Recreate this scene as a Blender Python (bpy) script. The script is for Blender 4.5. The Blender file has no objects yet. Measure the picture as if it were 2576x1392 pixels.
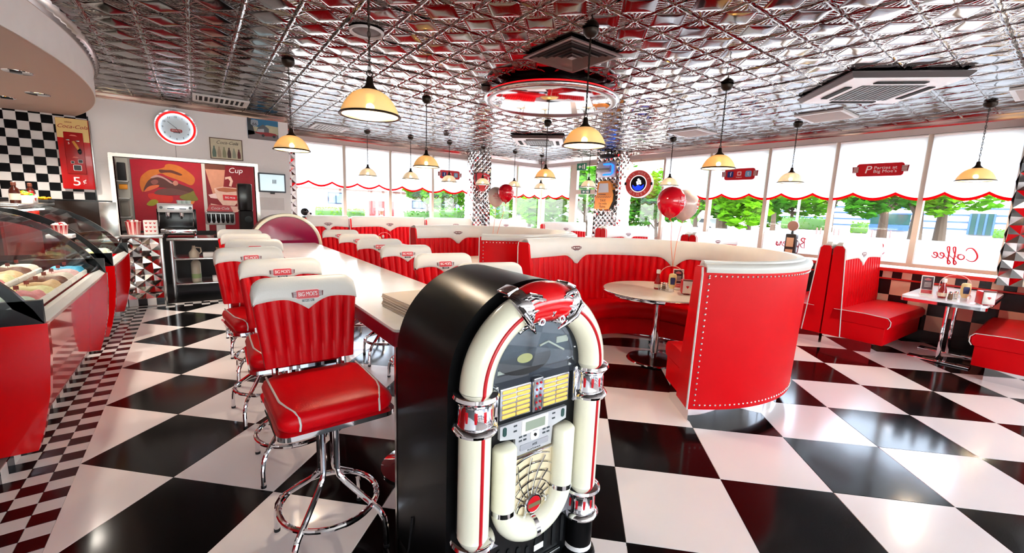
import bpy, bmesh, math, random
from math import pi, sin, cos, sqrt, atan2, radians, tan
from mathutils import Vector, Matrix
random.seed(7)
SC = bpy.context.scene
COL = SC.collection
# ------------------------------------------------------------------ camera (fitted to the floor tiles)
T = .6                                        # floor tile side
FPX, CH = 1068.016, 1.5052                    # focal length in px of a 2576 px wide frame, eye height
def _rot(yaw, pitch, roll):
    cy, sy, cp, sp, cr, sr = cos(yaw), sin(yaw), cos(pitch), sin(pitch), cos(roll), sin(roll)
    f = Vector((sy*cp, cy*cp, -sp)); r = Vector((cy, -sy, 0)); u = r.cross(f)
    return r*cr+u*sr, u*cr-r*sr, f
_q = sqrt(.5)
def _l2w(v): return Vector(((v.x+v.y)*_q, (v.y-v.x)*_q, v.z))
CR, CU, CF = [_l2w(v) for v in _rot(-.14515, .15691, .03629)]
CAM = Vector((0, 0, CH))
cam = bpy.data.cameras.new('camera'); camo = bpy.data.objects.new('camera', cam); COL.objects.link(camo)
cam.sensor_width = 36; cam.lens = FPX/2576*36; cam.clip_start = .05; cam.clip_end = 500
camo.matrix_world = Matrix(((CR.x, CU.x, -CF.x, 0), (CR.y, CU.y, -CF.y, 0), (CR.z, CU.z, -CF.z, CH), (0, 0, 0, 1)))
SC.camera = camo
def ray(x, y): return CR*((x-1288)/FPX)-CU*((y-696)/FPX)+CF
def at(x, y, X=None, Y=None, z=None):         # pixel -> point on a known plane of the room
    d = ray(x, y)
    k = X/d.x if X is not None else Y/d.y if Y is not None else (z-CH)/d.z
    return CAM+d*k
# ------------------------------------------------------------------ world, sun, exposure
W = bpy.data.worlds.new('world'); SC.world = W; W.use_nodes = True
_n = W.node_tree.nodes; _n.clear(); _l = W.node_tree.links
_o = _n.new('ShaderNodeOutputWorld'); _b = _n.new('ShaderNodeBackground'); _s = _n.new('ShaderNodeTexSky')
_s.sky_type = 'NISHITA'; _s.sun_disc = False; _s.sun_elevation = radians(52); _s.sun_rotation = radians(250); _s.air_density = 1; _s.dust_density = 3
_m = _n.new('ShaderNodeMix'); _m.data_type = 'RGBA'; _m.inputs[0].default_value = .8; _m.inputs[7].default_value = (1, 1, 1, 1)
_l.new(_s.outputs[0], _m.inputs[6]); _l.new(_m.outputs[2], _b.inputs[0]); _l.new(_b.outputs[0], _o.inputs[0])
_b.inputs[1].default_value = 1.15
sun = bpy.data.lights.new('sun', 'SUN'); sun.energy = 1.2; sun.angle = radians(1); sun.color = (1, .95, .88)
suno = bpy.data.objects.new('sun', sun); COL.objects.link(suno)
suno.rotation_euler = Vector((.62, .25, -.85)).to_track_quat('-Z', 'Y').to_euler()
VS = SC.view_settings
SC.display_settings.display_device = 'sRGB'; VS.view_transform = 'Standard'; VS.look = 'None'; VS.gamma = 1; VS.use_curve_mapping = False
VS.exposure = 2.95
# ------------------------------------------------------------------ materials
def lin(c):
    return tuple((v/255/12.92 if v <= 10 else ((v/255+.055)/1.055)**2.4) for v in c)+(1,)
MATS = {}
def mat(name, col, rough=.5, metal=0, var=.06, scale=8, bump=0, bscale=60, emit=None, estr=0, coat=0, spec=.5, trans=0, ior=1.45, alpha=1):
    if name in MATS: return MATS[name]
    m = bpy.data.materials.new(name); m.use_nodes = True; MATS[name] = m
    nt = m.node_tree; N = nt.nodes; L = nt.links; b = N['Principled BSDF']
    c = lin(col)
    b.inputs['Base Color'].default_value = c; b.inputs['Roughness'].default_value = rough; b.inputs['Metallic'].default_value = metal
    b.inputs['Coat Weight'].default_value = coat; b.inputs['Specular IOR Level'].default_value = spec; b.inputs['IOR'].default_value = ior
    b.inputs['Transmission Weight'].default_value = trans; b.inputs['Alpha'].default_value = alpha
    tc = N.new('ShaderNodeTexCoord')
    if var:
        n = N.new('ShaderNodeTexNoise'); n.inputs['Scale'].default_value = scale; n.inputs['Detail'].default_value = 3
        L.new(tc.outputs['Object'], n.inputs['Vector'])
        mx = N.new('ShaderNodeMix'); mx.data_type = 'RGBA'
        mx.inputs[6].default_value = tuple(min(1, v*(1-var)) for v in c[:3])+(1,); mx.inputs[7].default_value = tuple(min(1, v*(1+var)) for v in c[:3])+(1,)
        L.new(n.outputs['Fac'], mx.inputs[0]); L.new(mx.outputs[2], b.inputs['Base Color'])
        mr = N.new('ShaderNodeMapRange'); mr.inputs[3].default_value = rough*.85; mr.inputs[4].default_value = rough*1.15
        L.new(n.outputs['Fac'], mr.inputs[0]); L.new(mr.outputs[0], b.inputs['Roughness'])
    if bump:
        n = N.new('ShaderNodeTexNoise'); n.inputs['Scale'].default_value = bscale; n.inputs['Detail'].default_value = 4
        L.new(tc.outputs['Object'], n.inputs['Vector'])
        bp = N.new('ShaderNodeBump'); bp.inputs['Strength'].default_value = bump; bp.inputs['Distance'].default_value = .01
        L.new(n.outputs['Fac'], bp.inputs['Height']); L.new(bp.outputs[0], b.inputs['Normal'])
    if emit:
        b.inputs['Emission Color'].default_value = lin(emit); b.inputs['Emission Strength'].default_value = estr
    return m
def thin_mat(name, tint, gloss=.06, rough=.02):            # thin pane: clear film with a faint mirror
    if name in MATS: return MATS[name]
    m = bpy.data.materials.new(name); m.use_nodes = True; MATS[name] = m
    nt = m.node_tree; N = nt.nodes; L = nt.links; N.clear()
    o = N.new('ShaderNodeOutputMaterial'); t = N.new('ShaderNodeBsdfTransparent'); g = N.new('ShaderNodeBsdfGlossy'); mx = N.new('ShaderNodeMixShader')
    t.inputs[0].default_value = tint+(1,); g.inputs['Roughness'].default_value = rough; mx.inputs[0].default_value = gloss
    L.new(t.outputs[0], mx.inputs[1]); L.new(g.outputs[0], mx.inputs[2]); L.new(mx.outputs[0], o.inputs[0])
    return m
def cloth_mat(name, col, tr=.5, rough=1):                  # cloth or milk glass that lets light through
    if name in MATS: return MATS[name]
    m = bpy.data.materials.new(name); m.use_nodes = True; MATS[name] = m
    nt = m.node_tree; N = nt.nodes; L = nt.links; N.clear()
    o = N.new('ShaderNodeOutputMaterial'); t = N.new('ShaderNodeBsdfTranslucent'); d = N.new('ShaderNodeBsdfDiffuse'); mx = N.new('ShaderNodeMixShader')
    t.inputs[0].default_value = lin(col); d.inputs[0].default_value = lin(col); mx.inputs[0].default_value = tr
    L.new(d.outputs[0], mx.inputs[1]); L.new(t.outputs[0], mx.inputs[2])
    if rough < 1:
        g = N.new('ShaderNodeBsdfGlossy'); g.inputs['Roughness'].default_value = rough; m2 = N.new('ShaderNodeMixShader'); m2.inputs[0].default_value = .06
        L.new(mx.outputs[0], m2.inputs[1]); L.new(g.outputs[0], m2.inputs[2]); L.new(m2.outputs[0], o.inputs[0])
    else: L.new(mx.outputs[0], o.inputs[0])
    return m
def checker_mat(name, a, b, size, rough=.2, rotz=0, off=(0, 0, 0)):
    m = bpy.data.materials.new(name); m.use_nodes = True; MATS[name] = m
    nt = m.node_tree; N = nt.nodes; L = nt.links; p = N['Principled BSDF']; p.inputs['Roughness'].default_value = rough
    tc = N.new('ShaderNodeTexCoord'); mp = N.new('ShaderNodeMapping'); ck = N.new('ShaderNodeTexChecker')
    mp.inputs['Rotation'].default_value[2] = rotz; mp.inputs['Location'].default_value = off
    ck.inputs['Scale'].default_value = 1/size; ck.inputs[1].default_value = lin(a); ck.inputs[2].default_value = lin(b)
    L.new(tc.outputs['Object'], mp.inputs[0]); L.new(mp.outputs[0], ck.inputs[0]); L.new(ck.outputs[0], p.inputs['Base Color'])
    return m
RED = mat('red_vinyl', (200, 0, 12), .36, bump=.1, bscale=220, spec=.18)
REDD = mat('red_vinyl_panel', (204, 0, 10), .42, bump=.08, bscale=220, spec=.15)
WHV = mat('white_vinyl', (208, 203, 196), .38, bump=.08, bscale=200)
CHROME = mat('chrome', (232, 232, 235), .05, 1, var=0)
STEEL = mat('brushed_steel', (200, 198, 194), .25, 1)
TIN = mat('pressed_tin', (116, 109, 106), .08, 1, var=.04, scale=3)
BLK = mat('gloss_black', (12, 11, 12), .22)
MBLK = mat('matt_black', (18, 17, 18), .6)
WHT = mat('white_paint', (232, 226, 222), .6)
WLAM = mat('white_laminate', (224, 220, 214), .18)
GLASS = thin_mat('window_glass', (.96, .98, .98), .05)
CREAM = mat('cream_plastic', (246, 240, 214), .22, coat=.3)
SIGNRED = mat('sign_red', (200, 8, 26), .35)
SIGNWHITE = mat('sign_white', (246, 240, 236), .5)
GREY = mat('grey_plastic', (120, 122, 126), .45)
BRONZE = mat('dark_bronze', (44, 34, 26), .35, .6)
# ------------------------------------------------------------------ mesh helpers
class MB:
    def __init__(s): s.v = []; s.f = []
    def add(s, V, F, M=None):
        o = len(s.v)
        s.v += [tuple(M @ Vector(p)) if M else tuple(p) for p in V]
        s.f += [tuple(i+o for i in f) for f in F]
        return s
    def box(s, x0, x1, y0, y1, z0, z1, M=None):
        return s.add([(x0, y0, z0), (x1, y0, z0), (x1, y1, z0), (x0, y1, z0), (x0, y0, z1), (x1, y0, z1), (x1, y1, z1), (x0, y1, z1)],
                     [(0, 3, 2, 1), (4, 5, 6, 7), (0, 1, 5, 4), (1, 2, 6, 5), (2, 3, 7, 6), (3, 0, 4, 7)], M)
    def rbox(s, x0, x1, y0, y1, z0, z1, r=.01, seg=2, M=None):
        b = bmesh.new(); bmesh.ops.create_cube(b, size=1)
        for v in b.verts: v.co = ((x0+x1)/2+v.co.x*(x1-x0), (y0+y1)/2+v.co.y*(y1-y0), (z0+z1)/2+v.co.z*(z1-z0))
        bmesh.ops.bevel(b, geom=b.edges[:], offset=r, segments=seg, affect='EDGES', profile=.5)
        b.verts.index_update()
        s.add([v.co[:] for v in b.verts], [[v.index for v in f.verts] for f in b.faces], M); b.free(); return s
    def loft(s, rings, closed=True, caps=True, ring_closed=False, M=None):
        n = len(rings[0]); V = [p for r in rings for p in r]; F = []; m = len(rings)
        for i in range(m if ring_closed else m-1):
            j = (i+1) % m
            for k in range(n if closed else n-1):
                q = (k+1) % n
                F.append((i*n+k, i*n+q, j*n+q, j*n+k))
        if caps and not ring_closed:
            F.append(tuple(range(n))[::-1]); F.append(tuple((m-1)*n+k for k in range(n)))
        return s.add(V, F, M)
    def grid(s, fn, nu, nv, M=None):
        return s.loft([[fn(i/nu, j/nv) for j in range(nv+1)] for i in range(nu+1)], closed=False, caps=False, M=M)
    def tube(s, path, r, n=8, closed=False, caps=True, M=None):
        P = [Vector(p) for p in path]; m = len(P); R = r if isinstance(r, (list, tuple)) else [r]*m
        rings = []; up = None
        for i in range(m):
            a = P[i-1] if (i > 0 or closed) else P[i]; b = P[(i+1) % m] if (i < m-1 or closed) else P[i]
            t = (b-a).normalized()
            if up is None: up = Vector((0, 0, 1)) if abs(t.z) < .9 else Vector((1, 0, 0))
            up = (up-t*up.dot(t)).normalized(); w = t.cross(up)
            rings.append([P[i]+up*(R[i]*cos(2*pi*k/n))+w*(R[i]*sin(2*pi*k/n)) for k in range(n)])
        return s.loft(rings, True, caps, closed, M)
    def lathe(s, prof, n=20, c=(0, 0, 0), M=None, caps=True):
        rings = [[(c[0]+r*cos(2*pi*k/n), c[1]+r*sin(2*pi*k/n), c[2]+z) for k in range(n)] for r, z in prof]
        return s.loft(rings, True, caps, False, M)
    def prism(s, poly, d0, d1, plane='xz', M=None):
        def p(a, b, d): return (a, d, b) if plane == 'xz' else (d, a, b) if plane == 'yz' else (a, b, d)
        n = len(poly)
        V = [p(a, b, d0) for a, b in poly]+[p(a, b, d1) for a, b in poly]
        F = [tuple(range(n)), tuple(range(2*n-1, n-1, -1))]+[(k, k+n, (k+1) % n+n, (k+1) % n) for k in range(n)]
        return s.add(V, F, M)
    def sphere(s, c, r, nu=12, nv=8, sc=(1, 1, 1), M=None):
        return s.lathe([(max(1e-4, r*sin(pi*j/nv)), -r*cos(pi*j/nv)) for j in range(nv+1)], nu, M=(M or Matrix()) @ Matrix.Translation(c) @ Matrix.Diagonal((*sc, 1)))
    def mesh(s, name, m, smooth=35):
        me = bpy.data.meshes.new(name); me.from_pydata(s.v, [], s.f)
        b = bmesh.new(); b.from_mesh(me); bmesh.ops.recalc_face_normals(b, faces=b.faces[:]); b.to_mesh(me); b.free()
        if m: me.materials.append(m)
        if smooth:
            me.polygons.foreach_set('use_smooth', [True]*len(me.polygons)); me.set_sharp_from_angle(angle=radians(smooth))
        me.update(); return me
    def build(s, name, m, parent=None, M=None, smooth=35, **kw): return obj(name, s.mesh(name, m, smooth), parent, M, **kw)
def obj(name, me, parent=None, M=None, label=None, cat=None, group=None, kind=None):
    o = bpy.data.objects.new(name, me); COL.objects.link(o)
    if parent: o.parent = parent
    if M is not None: o.matrix_local = M
    if label: o['label'] = label
    if cat: o['category'] = cat
    if group: o['group'] = group
    if kind: o['kind'] = kind
    return o
def thing(name, label, cat, loc=(0, 0, 0), rz=0, group=None):
    return obj(name, None, None, Matrix.Translation(loc) @ Matrix.Rotation(rz, 4, 'Z'), label, cat, group)
def struct(name, mb, m, parent=None, smooth=0): return mb.build(name, m, parent, smooth=smooth, kind=None if parent else 'structure')
KIDS = {}
def copy_tree(o, parent=None, M=None, label=None, name=None):
    kids = [c for c in COL.objects if c.parent == o] if o.name not in KIDS else KIDS[o.name]
    KIDS[o.name] = kids
    c = o.copy(); COL.objects.link(c); c.parent = parent
    if M is not None: c.matrix_local = M
    if label: c['label'] = label
    for k in kids: copy_tree(k, c)
    return c
TXT = {}
def text_mesh(s, size, m, depth=.001, spacing=1.0, wide=1.0, shear=0):
    key = (s, size, m.name, spacing, wide, shear)
    if key in TXT: return TXT[key]
    cu = bpy.data.curves.new('lettering', 'FONT'); cu.body = s; cu.size = size; cu.extrude = depth; cu.align_x = 'CENTER'; cu.align_y = 'CENTER'; cu.space_character = spacing; cu.resolution_u = 3; cu.shear = shear
    cu.space_line = .85
    o = bpy.data.objects.new('lettering', cu); COL.objects.link(o)
    bpy.context.view_layer.update()
    me = bpy.data.meshes.new_from_object(o.evaluated_get(bpy.context.evaluated_depsgraph_get()))
    bpy.data.objects.remove(o); bpy.data.curves.remove(cu)
    for v in me.vertices: v.co.x *= wide
    me.materials.clear(); me.materials.append(m); TXT[key] = me
    return me
def text(s, size, m, parent, M, name='lettering', **kw): return obj(name, text_mesh(s, size, m, **kw), parent, M)
def face_M(p, right, up):                      # matrix whose local x runs along `right`, y along `up`, z out of the face
    r = Vector(right).normalized(); u = Vector(up).normalized(); n = r.cross(u)
    return Matrix(((r.x, u.x, n.x, p[0]), (r.y, u.y, n.y, p[1]), (r.z, u.z, n.z, p[2]), (0, 0, 0, 1)))
def arcpts(cx, cy, r, a0, a1, n): return [(cx+r*cos(a0+(a1-a0)*i/n), cy+r*sin(a0+(a1-a0)*i/n)) for i in range(n+1)]
def rrect(x0, x1, y0, y1, r, n=4):
    return arcpts(x1-r, y1-r, r, 0, pi/2, n)+arcpts(x0+r, y1-r, r, pi/2, pi, n)+arcpts(x0+r, y0+r, r, pi, 1.5*pi, n)+arcpts(x1-r, y0+r, r, 1.5*pi, 2*pi, n)
LOGO = {}
def logo(parent, M, w, dark=False):
    """the diner's badge: red plaque, striped wings, lettering, black tag; local x right, y up, z out"""
    k = (round(w, 3), dark)
    if k not in LOGO:
        s = w/1.0; h = .30*s
        plaque = MB().prism(rrect(-.38*s, .38*s, -.13*s, .15*s, .09*s), -.001, .0015, 'xy').mesh('logo_badge', mat('badge_brown', (92, 14, 16), .4) if dark else SIGNRED, 0)
        rim = MB().prism(rrect(-.40*s, .40*s, -.15*s, .17*s, .10*s), -.001, .0005, 'xy').mesh('badge_rim', mat('badge_pink', (238, 196, 196), .5), 0)
        wing = [MB().prism([(sg*.36*s, .11*s), (sg*.5*s, .10*s), (sg*.48*s, -.07*s), (sg*.36*s, -.08*s)], -.001, .002, 'xy').mesh('badge_wing', mat('badge_brown', (92, 14, 16), .4), 0) for sg in (-1, 1)]
        st = MB()
        for sg in (-1, 1):
            for q in range(4): st.box(min(sg*.35*s, sg*.45*s), max(sg*.35*s, sg*.45*s), (-.06+q*.042)*s, (-.035+q*.042)*s, .002, .0028)
        stripe = st.mesh('badge_stripes', mat('badge_grey', (200, 190, 190), .5), 0)
        tag = MB().box(-.19*s, .19*s, -.245*s, -.16*s, -.001, .002).mesh('diner_tag', BLK, 0)
        LOGO[k] = (plaque, rim, wing, stripe, tag)
    p, r, wg, st, tg = LOGO[k]
    b = obj('logo_badge', p, parent, M)
    obj('badge_rim', r, b); obj('badge_wing', wg[0], b); obj('badge_wing', wg[1], b); obj('badge_stripes', st, b, kind='stuff'); obj('diner_tag', tg, b)
    text("BIG MOE'S", .20*w, SIGNWHITE, b, Matrix.Translation((0, .012*w, .0022)), spacing=.92, wide=.72)
    text("DINER", .075*w, SIGNWHITE, b, Matrix.Translation((0, -.203*w, .0026)), spacing=1.3)
    return b
# ================================================================== the room
XR, YF, YB, ZC = 7.5, 8.9, 7.65, 2.78          # window walls at x=XR and y=YF, doorway wall at y=YB, ceiling
XL, YN = -2.7, -5.0
L0 = Vector((2.356, 1.913))                    # a crossing of the floor tile lattice
def latw(i, j): return Vector((L0.x+(i+j)*_q*T, L0.y+(j-i)*_q*T))
XBORD = -.614
slab = MB().box(XL-.1, XR+.15, YN-.15, 9.6, -.3, -.009)
floor = struct('floor', slab, mat('grout', (120, 112, 106), .8))
TW = mat('tile_white', (248, 236, 229), .15, var=.03, scale=2)
TB = mat('tile_black', (9, 7, 7), .12, var=.25, scale=3, spec=.22)
def clip(poly, f):                              # keep the side where f >= 0
    out = []
    for i in range(len(poly)):
        a, b = poly[i], poly[(i+1) % len(poly)]; fa, fb = f(a), f(b)
        if fa >= 0: out.append(a)
        if fa*fb < 0: out.append(a+(b-a)*(fa/(fa-fb)))
    return out
def tile_mb(pts, z0=-.009, z1=0, bev=.002):
    c = sum((Vector(p) for p in pts), Vector((0, 0)))/len(pts)
    def inset(d): return [c+(Vector(p)-c)*(1-d/max(.02, (Vector(p)-c).length)) for p in pts]
    rings = [[(p.x, p.y, z) for p in inset(d)] for d, z in ((.0012, z0), (.0012, z1-.0015), (.0012+bev, z1))]
    return MB().loft(rings)
_full = [Vector((0, -T*_q)), Vector((T*_q, 0)), Vector((0, T*_q)), Vector((-T*_q, 0))]
TME = {c: tile_mb(_full).mesh('tile', m, 0) for c, m in ((0, TW), (1, TB))}
seen = 0
for i in range(-16, 17):
    for j in range(-12, 17):
        c = latw(i+.5, j+.5)
        col = (i+j) % 2                          # parity fitted below
        d = Vector((c.x, c.y, 0))-CAM
        dep = d.dot(CF)
        if dep < -.2 or c.x > XR+.2 or c.y > YF+.2 or c.x < XBORD-.4: continue
        if dep > .5:
            px = 1288+FPX*d.dot(CR)/dep
            if px < -500 or px > 3100: continue
        elif c.length > 3.2: continue
        poly = [c+p for p in _full]
        for f in (lambda p: p.x-XBORD, lambda p: XR-p.x, lambda p: YF-p.y, lambda p: (YB-.28-p.y) if p.x < 1.2 else 1): poly = clip(poly, f) if poly else poly
        if len(poly) < 3: continue
        area = abs(sum(poly[k].cross(poly[(k+1) % len(poly)]) for k in range(len(poly))))/2
        if area < .004: continue
        if area > .3599-.001: obj('tile', TME[col], floor, Matrix.Translation((c.x, c.y, 0)))
        else: tile_mb(poly).build('tile', (TW, TB)[col], floor, smooth=0)
rear = MB().box(XL, XR, YN, 9.6, -.0085, -.004)
rear.build('floor_sheet', checker_mat('floor_checks', (244, 233, 226), (14, 12, 12), T, .15, rotz=-pi/4, off=(0, 0, .31)), floor, smooth=0)
# small mosaic strips along the counter and the doorway wall
SQ = .1; NU = 0
_sq = [Vector((0, 0)), Vector((SQ, 0)), Vector((SQ, SQ)), Vector((0, SQ))]
MME = {c: tile_mb(_sq, bev=.001).mesh('mosaic_tile', m, 0) for c, m in ((0, mat('mosaic_white', (226, 220, 216), .2)), (1, mat('mosaic_black', (16, 13, 14), .18)))}
ny = int((YB-.05-2.35)/SQ)
for a in range(3):
    for b in range(ny):
        obj('mosaic_tile', MME[(a+b) % 2], floor, Matrix.Translation((XBORD-(a+1)*SQ, 2.36+b*SQ, 0)))
for a in range(18):
    for b in range(2):
        obj('mosaic_tile', MME[(a+b) % 2], floor, Matrix.Translation((XBORD+a*SQ, YB-.26+b*SQ, 0)))
MB().box(-2.0, 1.1, YB+.02, 9.45, -.009, -.001).build('kitchen_floor', mat('kitchen_vinyl', (24, 21, 20), .5), floor, smooth=0)
MB().box(XL, XBORD-.3, YN, YB, -.009, -.0012).build('service_floor', mat('service_vinyl', (60, 58, 58), .4), floor, smooth=0)
# ------------------------------------------------------------------ ceiling of pressed tin sheets
ceil = struct('ceiling', MB().box(XL, XR+.15, YN, 9.6, ZC+.03, ZC+.25), mat('ceiling_board', (90, 86, 84), .7))
def tin_h(x, y):
    g = .3
    cx, cy = (x % g)-g/2, (y % g)-g/2
    qx, qy = (x+g/2) % g-g/2, (y+g/2) % g-g/2       # from the nearest fan centre
    d = abs(cx)+abs(cy); h = 0
    R = .138
    if d < R: h -= .0024*(1-(d/R)**3)+.003*(1 if d < R-.006 else (R-d)/.006)
    elif d < .152: h -= .004*sin(pi*(d-R)/.014) if d < .152 else 0
    else:
        rho = sqrt(qx*qx+qy*qy); th = atan2(qy, qx)
        h -= .004*(.5+.5*cos(20*th))*min(1, rho/.05)*min(1, max(0, (.158-abs(qx)-abs(qy))/.03)+.4)
    for q in (qx, qy):
        if abs(q) < .012: h -= .005*cos(pi*q/.024)
    return h
NT = 84
TIN_ME = MB().grid(lambda u, v: (u*.6, v*.6, tin_h(u*.6+1e-4, v*.6+1e-4)), NT, NT).mesh('tin_sheet', TIN, 60)
X0t, Y0t = .045-.3, 2.01-.3                        # joints of the sheets as read from the photo
nt = 0
for i in range(-2, 14):
    for j in range(-4, 13):
        x, y = X0t+i*.6, Y0t+j*.6
        if x > XR-.05 or y > YF or x < XL: continue
        d = Vector((x+.3, y+.3, ZC))-CAM; dep = d.dot(CF)
        near = dep < .6
        if not near:
            px = 1288+FPX*d.dot(CR)/dep
            if px < -700 or px > 3300: continue
        if nt > 290: continue
        nt += 1
        obj('tin_sheet', TIN_ME, ceil, Matrix.Translation((x+.3, y+.3, ZC)) @ Matrix.Rotation(radians(random.uniform(-.35, .35)), 4, 'X') @ Matrix.Rotation(radians(random.uniform(-.35, .35)), 4, 'Y') @ Matrix.Translation((-.3, -.3, 0)))
MB().box(XL, XR, YN, 9.6, ZC+.022, ZC+.029).build('plain_sheet', mat('dull_tin', (150, 146, 144), .35, .9), ceil, smooth=0)
# ------------------------------------------------------------------ walls
wallm = mat('wall_paint', (240, 234, 231), .55, var=.02, scale=2)
DX0, DX1, DZ = -.82, .76, 2.0
wb = MB()
wb.box(XL, DX0, YB, YB+.12, 0, ZC+.02); wb.box(DX1, 1.24, YB, YB+.12, 0, ZC+.02); wb.box(DX0, DX1, YB, YB+.12, DZ, ZC+.02)
wb.box(1.12, 1.24, YB+.12, YF+.1, 0, ZC+.02)
wall_back = struct('wall_back', wb, wallm)
MB().box(-.168, -.162, YB-.002, YB, DZ+.04, 2.22).build('panel_joint', mat('joint_grey', (150, 142, 138), .7), wall_back, smooth=0)
MB().box(.8, 1.14, YB-.003, YB, 1.36, 1.55).box(1.21, 1.24, YB-.004, YB, 0, 1.2).build('access_panel', mat('panel_white', (214, 206, 203), .5), wall_back, smooth=0)
tw = {0: MB().rbox(0, .0985, -.008, 0, 0, .0985, .0015, 1).mesh('wall_tile', mat('wall_tile_white', (214, 208, 205), .25), 0),
      1: MB().rbox(0, .0985, -.008, 0, 0, .0985, .0015, 1).mesh('wall_tile', mat('wall_tile_black', (9, 8, 9), .2, spec=.12), 0)}
for i in range(11):
    for j in range(11):
        obj('wall_tile', tw[(i+j+1) % 2], wall_back, Matrix.Translation((-2.1+i*.1-.02, YB, 1.43+j*.1)))
MB().box(-1.02, -1.008, YB-.012, YB, 1.41, 2.46).box(XL, -.83, YB-.015, YB, 1.41, 1.428).build('tile_edging', BLK, wall_back, smooth=0)
MB().box(-2.3, -1.0, YB-.012, YB, .85, 1.41).build('splashback_glass', mat('dark_splash', (40, 30, 26), .15), wall_back, smooth=0)
MB().rbox(-1.0, -.83, YB-.03, YB, .85, 1.41, .004).build('splashback_steel', STEEL, wall_back)
fr = MB()
fr.box(DX0-.045, DX0, YB-.02, YB+.13, 0, DZ+.045); fr.box(DX1, DX1+.045, YB-.02, YB+.13, 0, DZ+.045); fr.box(DX0, DX1, YB-.02, YB+.13, DZ, DZ+.045)
struct('trim_1', fr, mat('steel_trim', (205, 196, 186), .28, .9))
struct('wall_left', MB().box(XL-.1, XL, YN, 9.6, 0, ZC+.02), wallm)
# kitchen behind the doorway
struct('wall_kitchen', MB().box(-2.0, 1.12, 9.45, 9.55, 0, ZC+.02).box(-2.1, -2.0, YB+.12, 9.55, 0, ZC+.02), mat('kitchen_tile', (150, 144, 138), .4))
struct('wall_kitchen_dado', MB().box(-2.0, 1.12, 9.40, 9.45, 0, .93), mat('kitchen_dado', (30, 26, 25), .5))
# window walls
framem = mat('window_frame', (206, 188, 170), .45)
ZS, ZT = .94, 2.63
darkw = mat('dado_black', (16, 13, 13), .35)
wf = MB().box(1.24, XR+.15, YF, YF+.15, 0, ZS).box(1.24, XR+.15, YF, YF+.15, ZT, ZC+.02)
struct('wall_far', wf, mat('fascia_pink', (196, 180, 174), .6))
wr = MB().box(XR, XR+.15, YN, 6.95, 0, ZS-.04).box(XR, XR+.15, 7.62, YF, 0, ZS-.04)
wall_right = struct('wall_right', wr, darkw)
MB().box(XR, XR+.15, YN, YF+.15, ZT, ZC+.02).build('fascia', MATS['fascia_pink'], wall_right, smooth=0)
MB().rbox(XR-.06, XR+.05, -1.2, 6.9, ZS-.075, ZS-.03, .008).build('ledge', mat('ledge_red', (196, 30, 22), .3), wall_right)
MB().box(XR-.02, XR, -1.2, 6.2, .755, .775).build('red_strip', MATS['ledge_red'], wall_right, smooth=0)
dt = {0: MB().rbox(-.008, 0, 0, .0985, 0, .0885, .001, 1).mesh('dado_tile', mat('dado_tile_white', (232, 200, 172), .3), 0),
      1: MB().rbox(-.008, 0, 0, .0985, 0, .0885, .001, 1).mesh('dado_tile', mat('dado_tile_black', (22, 18, 18), .25), 0)}
for i in range(46): obj('dado_tile', dt[i % 2], wall_right, Matrix.Translation((XR, -.3+i*.1, .776)))
dt2 = {0: MB().rbox(-.008, 0, 0, .198, 0, .198, .001, 1).mesh('dado_tile', MATS['dado_tile_white'], 0), 1: MB().rbox(-.008, 0, 0, .198, 0, .198, .001, 1).mesh('dado_tile', MATS['dado_tile_black'], 0)}
for i in range(11):
    for j in range(3): obj('dado_tile', dt2[(i+j) % 2], wall_right, Matrix.Translation((XR, -.3+i*.2, .15+j*.2)))
struct('wall_front', MB().box(XL, XR+.15, YN-.15, YN, 0, .9).box(XL, XR+.15, YN-.15, YN, 2.63, ZC+.02), wallm)  # unseen rear wall, opened from sill to head for the added fill windows
WN = 0
def window(axis, a0, a1, z0=ZS, z1=ZT, fw=.03, film=False, dep=.1):
    """one window between two mullion centres; axis 'x': lies in the far wall, 'y': in the right wall"""
    global WN; WN += 1
    p = YF+.03 if axis == 'x' else XR+.03
    def bx(m, s0, s1, c0, c1, d0=0, d1=dep):
        if axis == 'x': m.box(s0, s1, p+d0, p+d1, c0, c1)
        else: m.box(p+d0, p+d1, s0, s1, c0, c1)
        return m
    m = MB(); bx(m, a0, a0+fw, z0, z1); bx(m, a1-fw, a1, z0, z1); bx(m, a0+fw, a1-fw, z0, z0+.045); bx(m, a0+fw, a1-fw, z1-.045, z1)
    w = struct('window_%d' % WN, m, framem)
    bx(MB(), a0+fw, a1-fw, z0+.045, z1-.045, .05, .056).build('pane', GLASS, w, smooth=0)
    if film: bx(MB(), a0+fw, a1-fw, z0+.045, 1.30, .058, .060).build('frosted_film', cloth_mat('frost', (226, 226, 230), .6), w, smooth=0)
    return w
for a, b in ((1.52, 2.42), (2.42, 3.355), (3.355, 4.335), (4.335, 5.36), (5.86, 6.695), (6.695, XR+.05)): window('x', a, b)
WR = []
for a, b, fl in ((7.8, YF, 0), (5.18, 6.1, 0), (4.227, 5.18, 1), (3.244, 4.227, 1), (2.332, 3.244, 1), (1.362, 2.332, 1), (.56, 1.362, 1), (-1.5, -.2, 1), (-3.2, -1.5, 1), (YN, -3.2, 1)):  # last three, unseen behind the camera, are added to let daylight in
    WR.append(window('y', a, b, film=bool(fl)))
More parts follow.
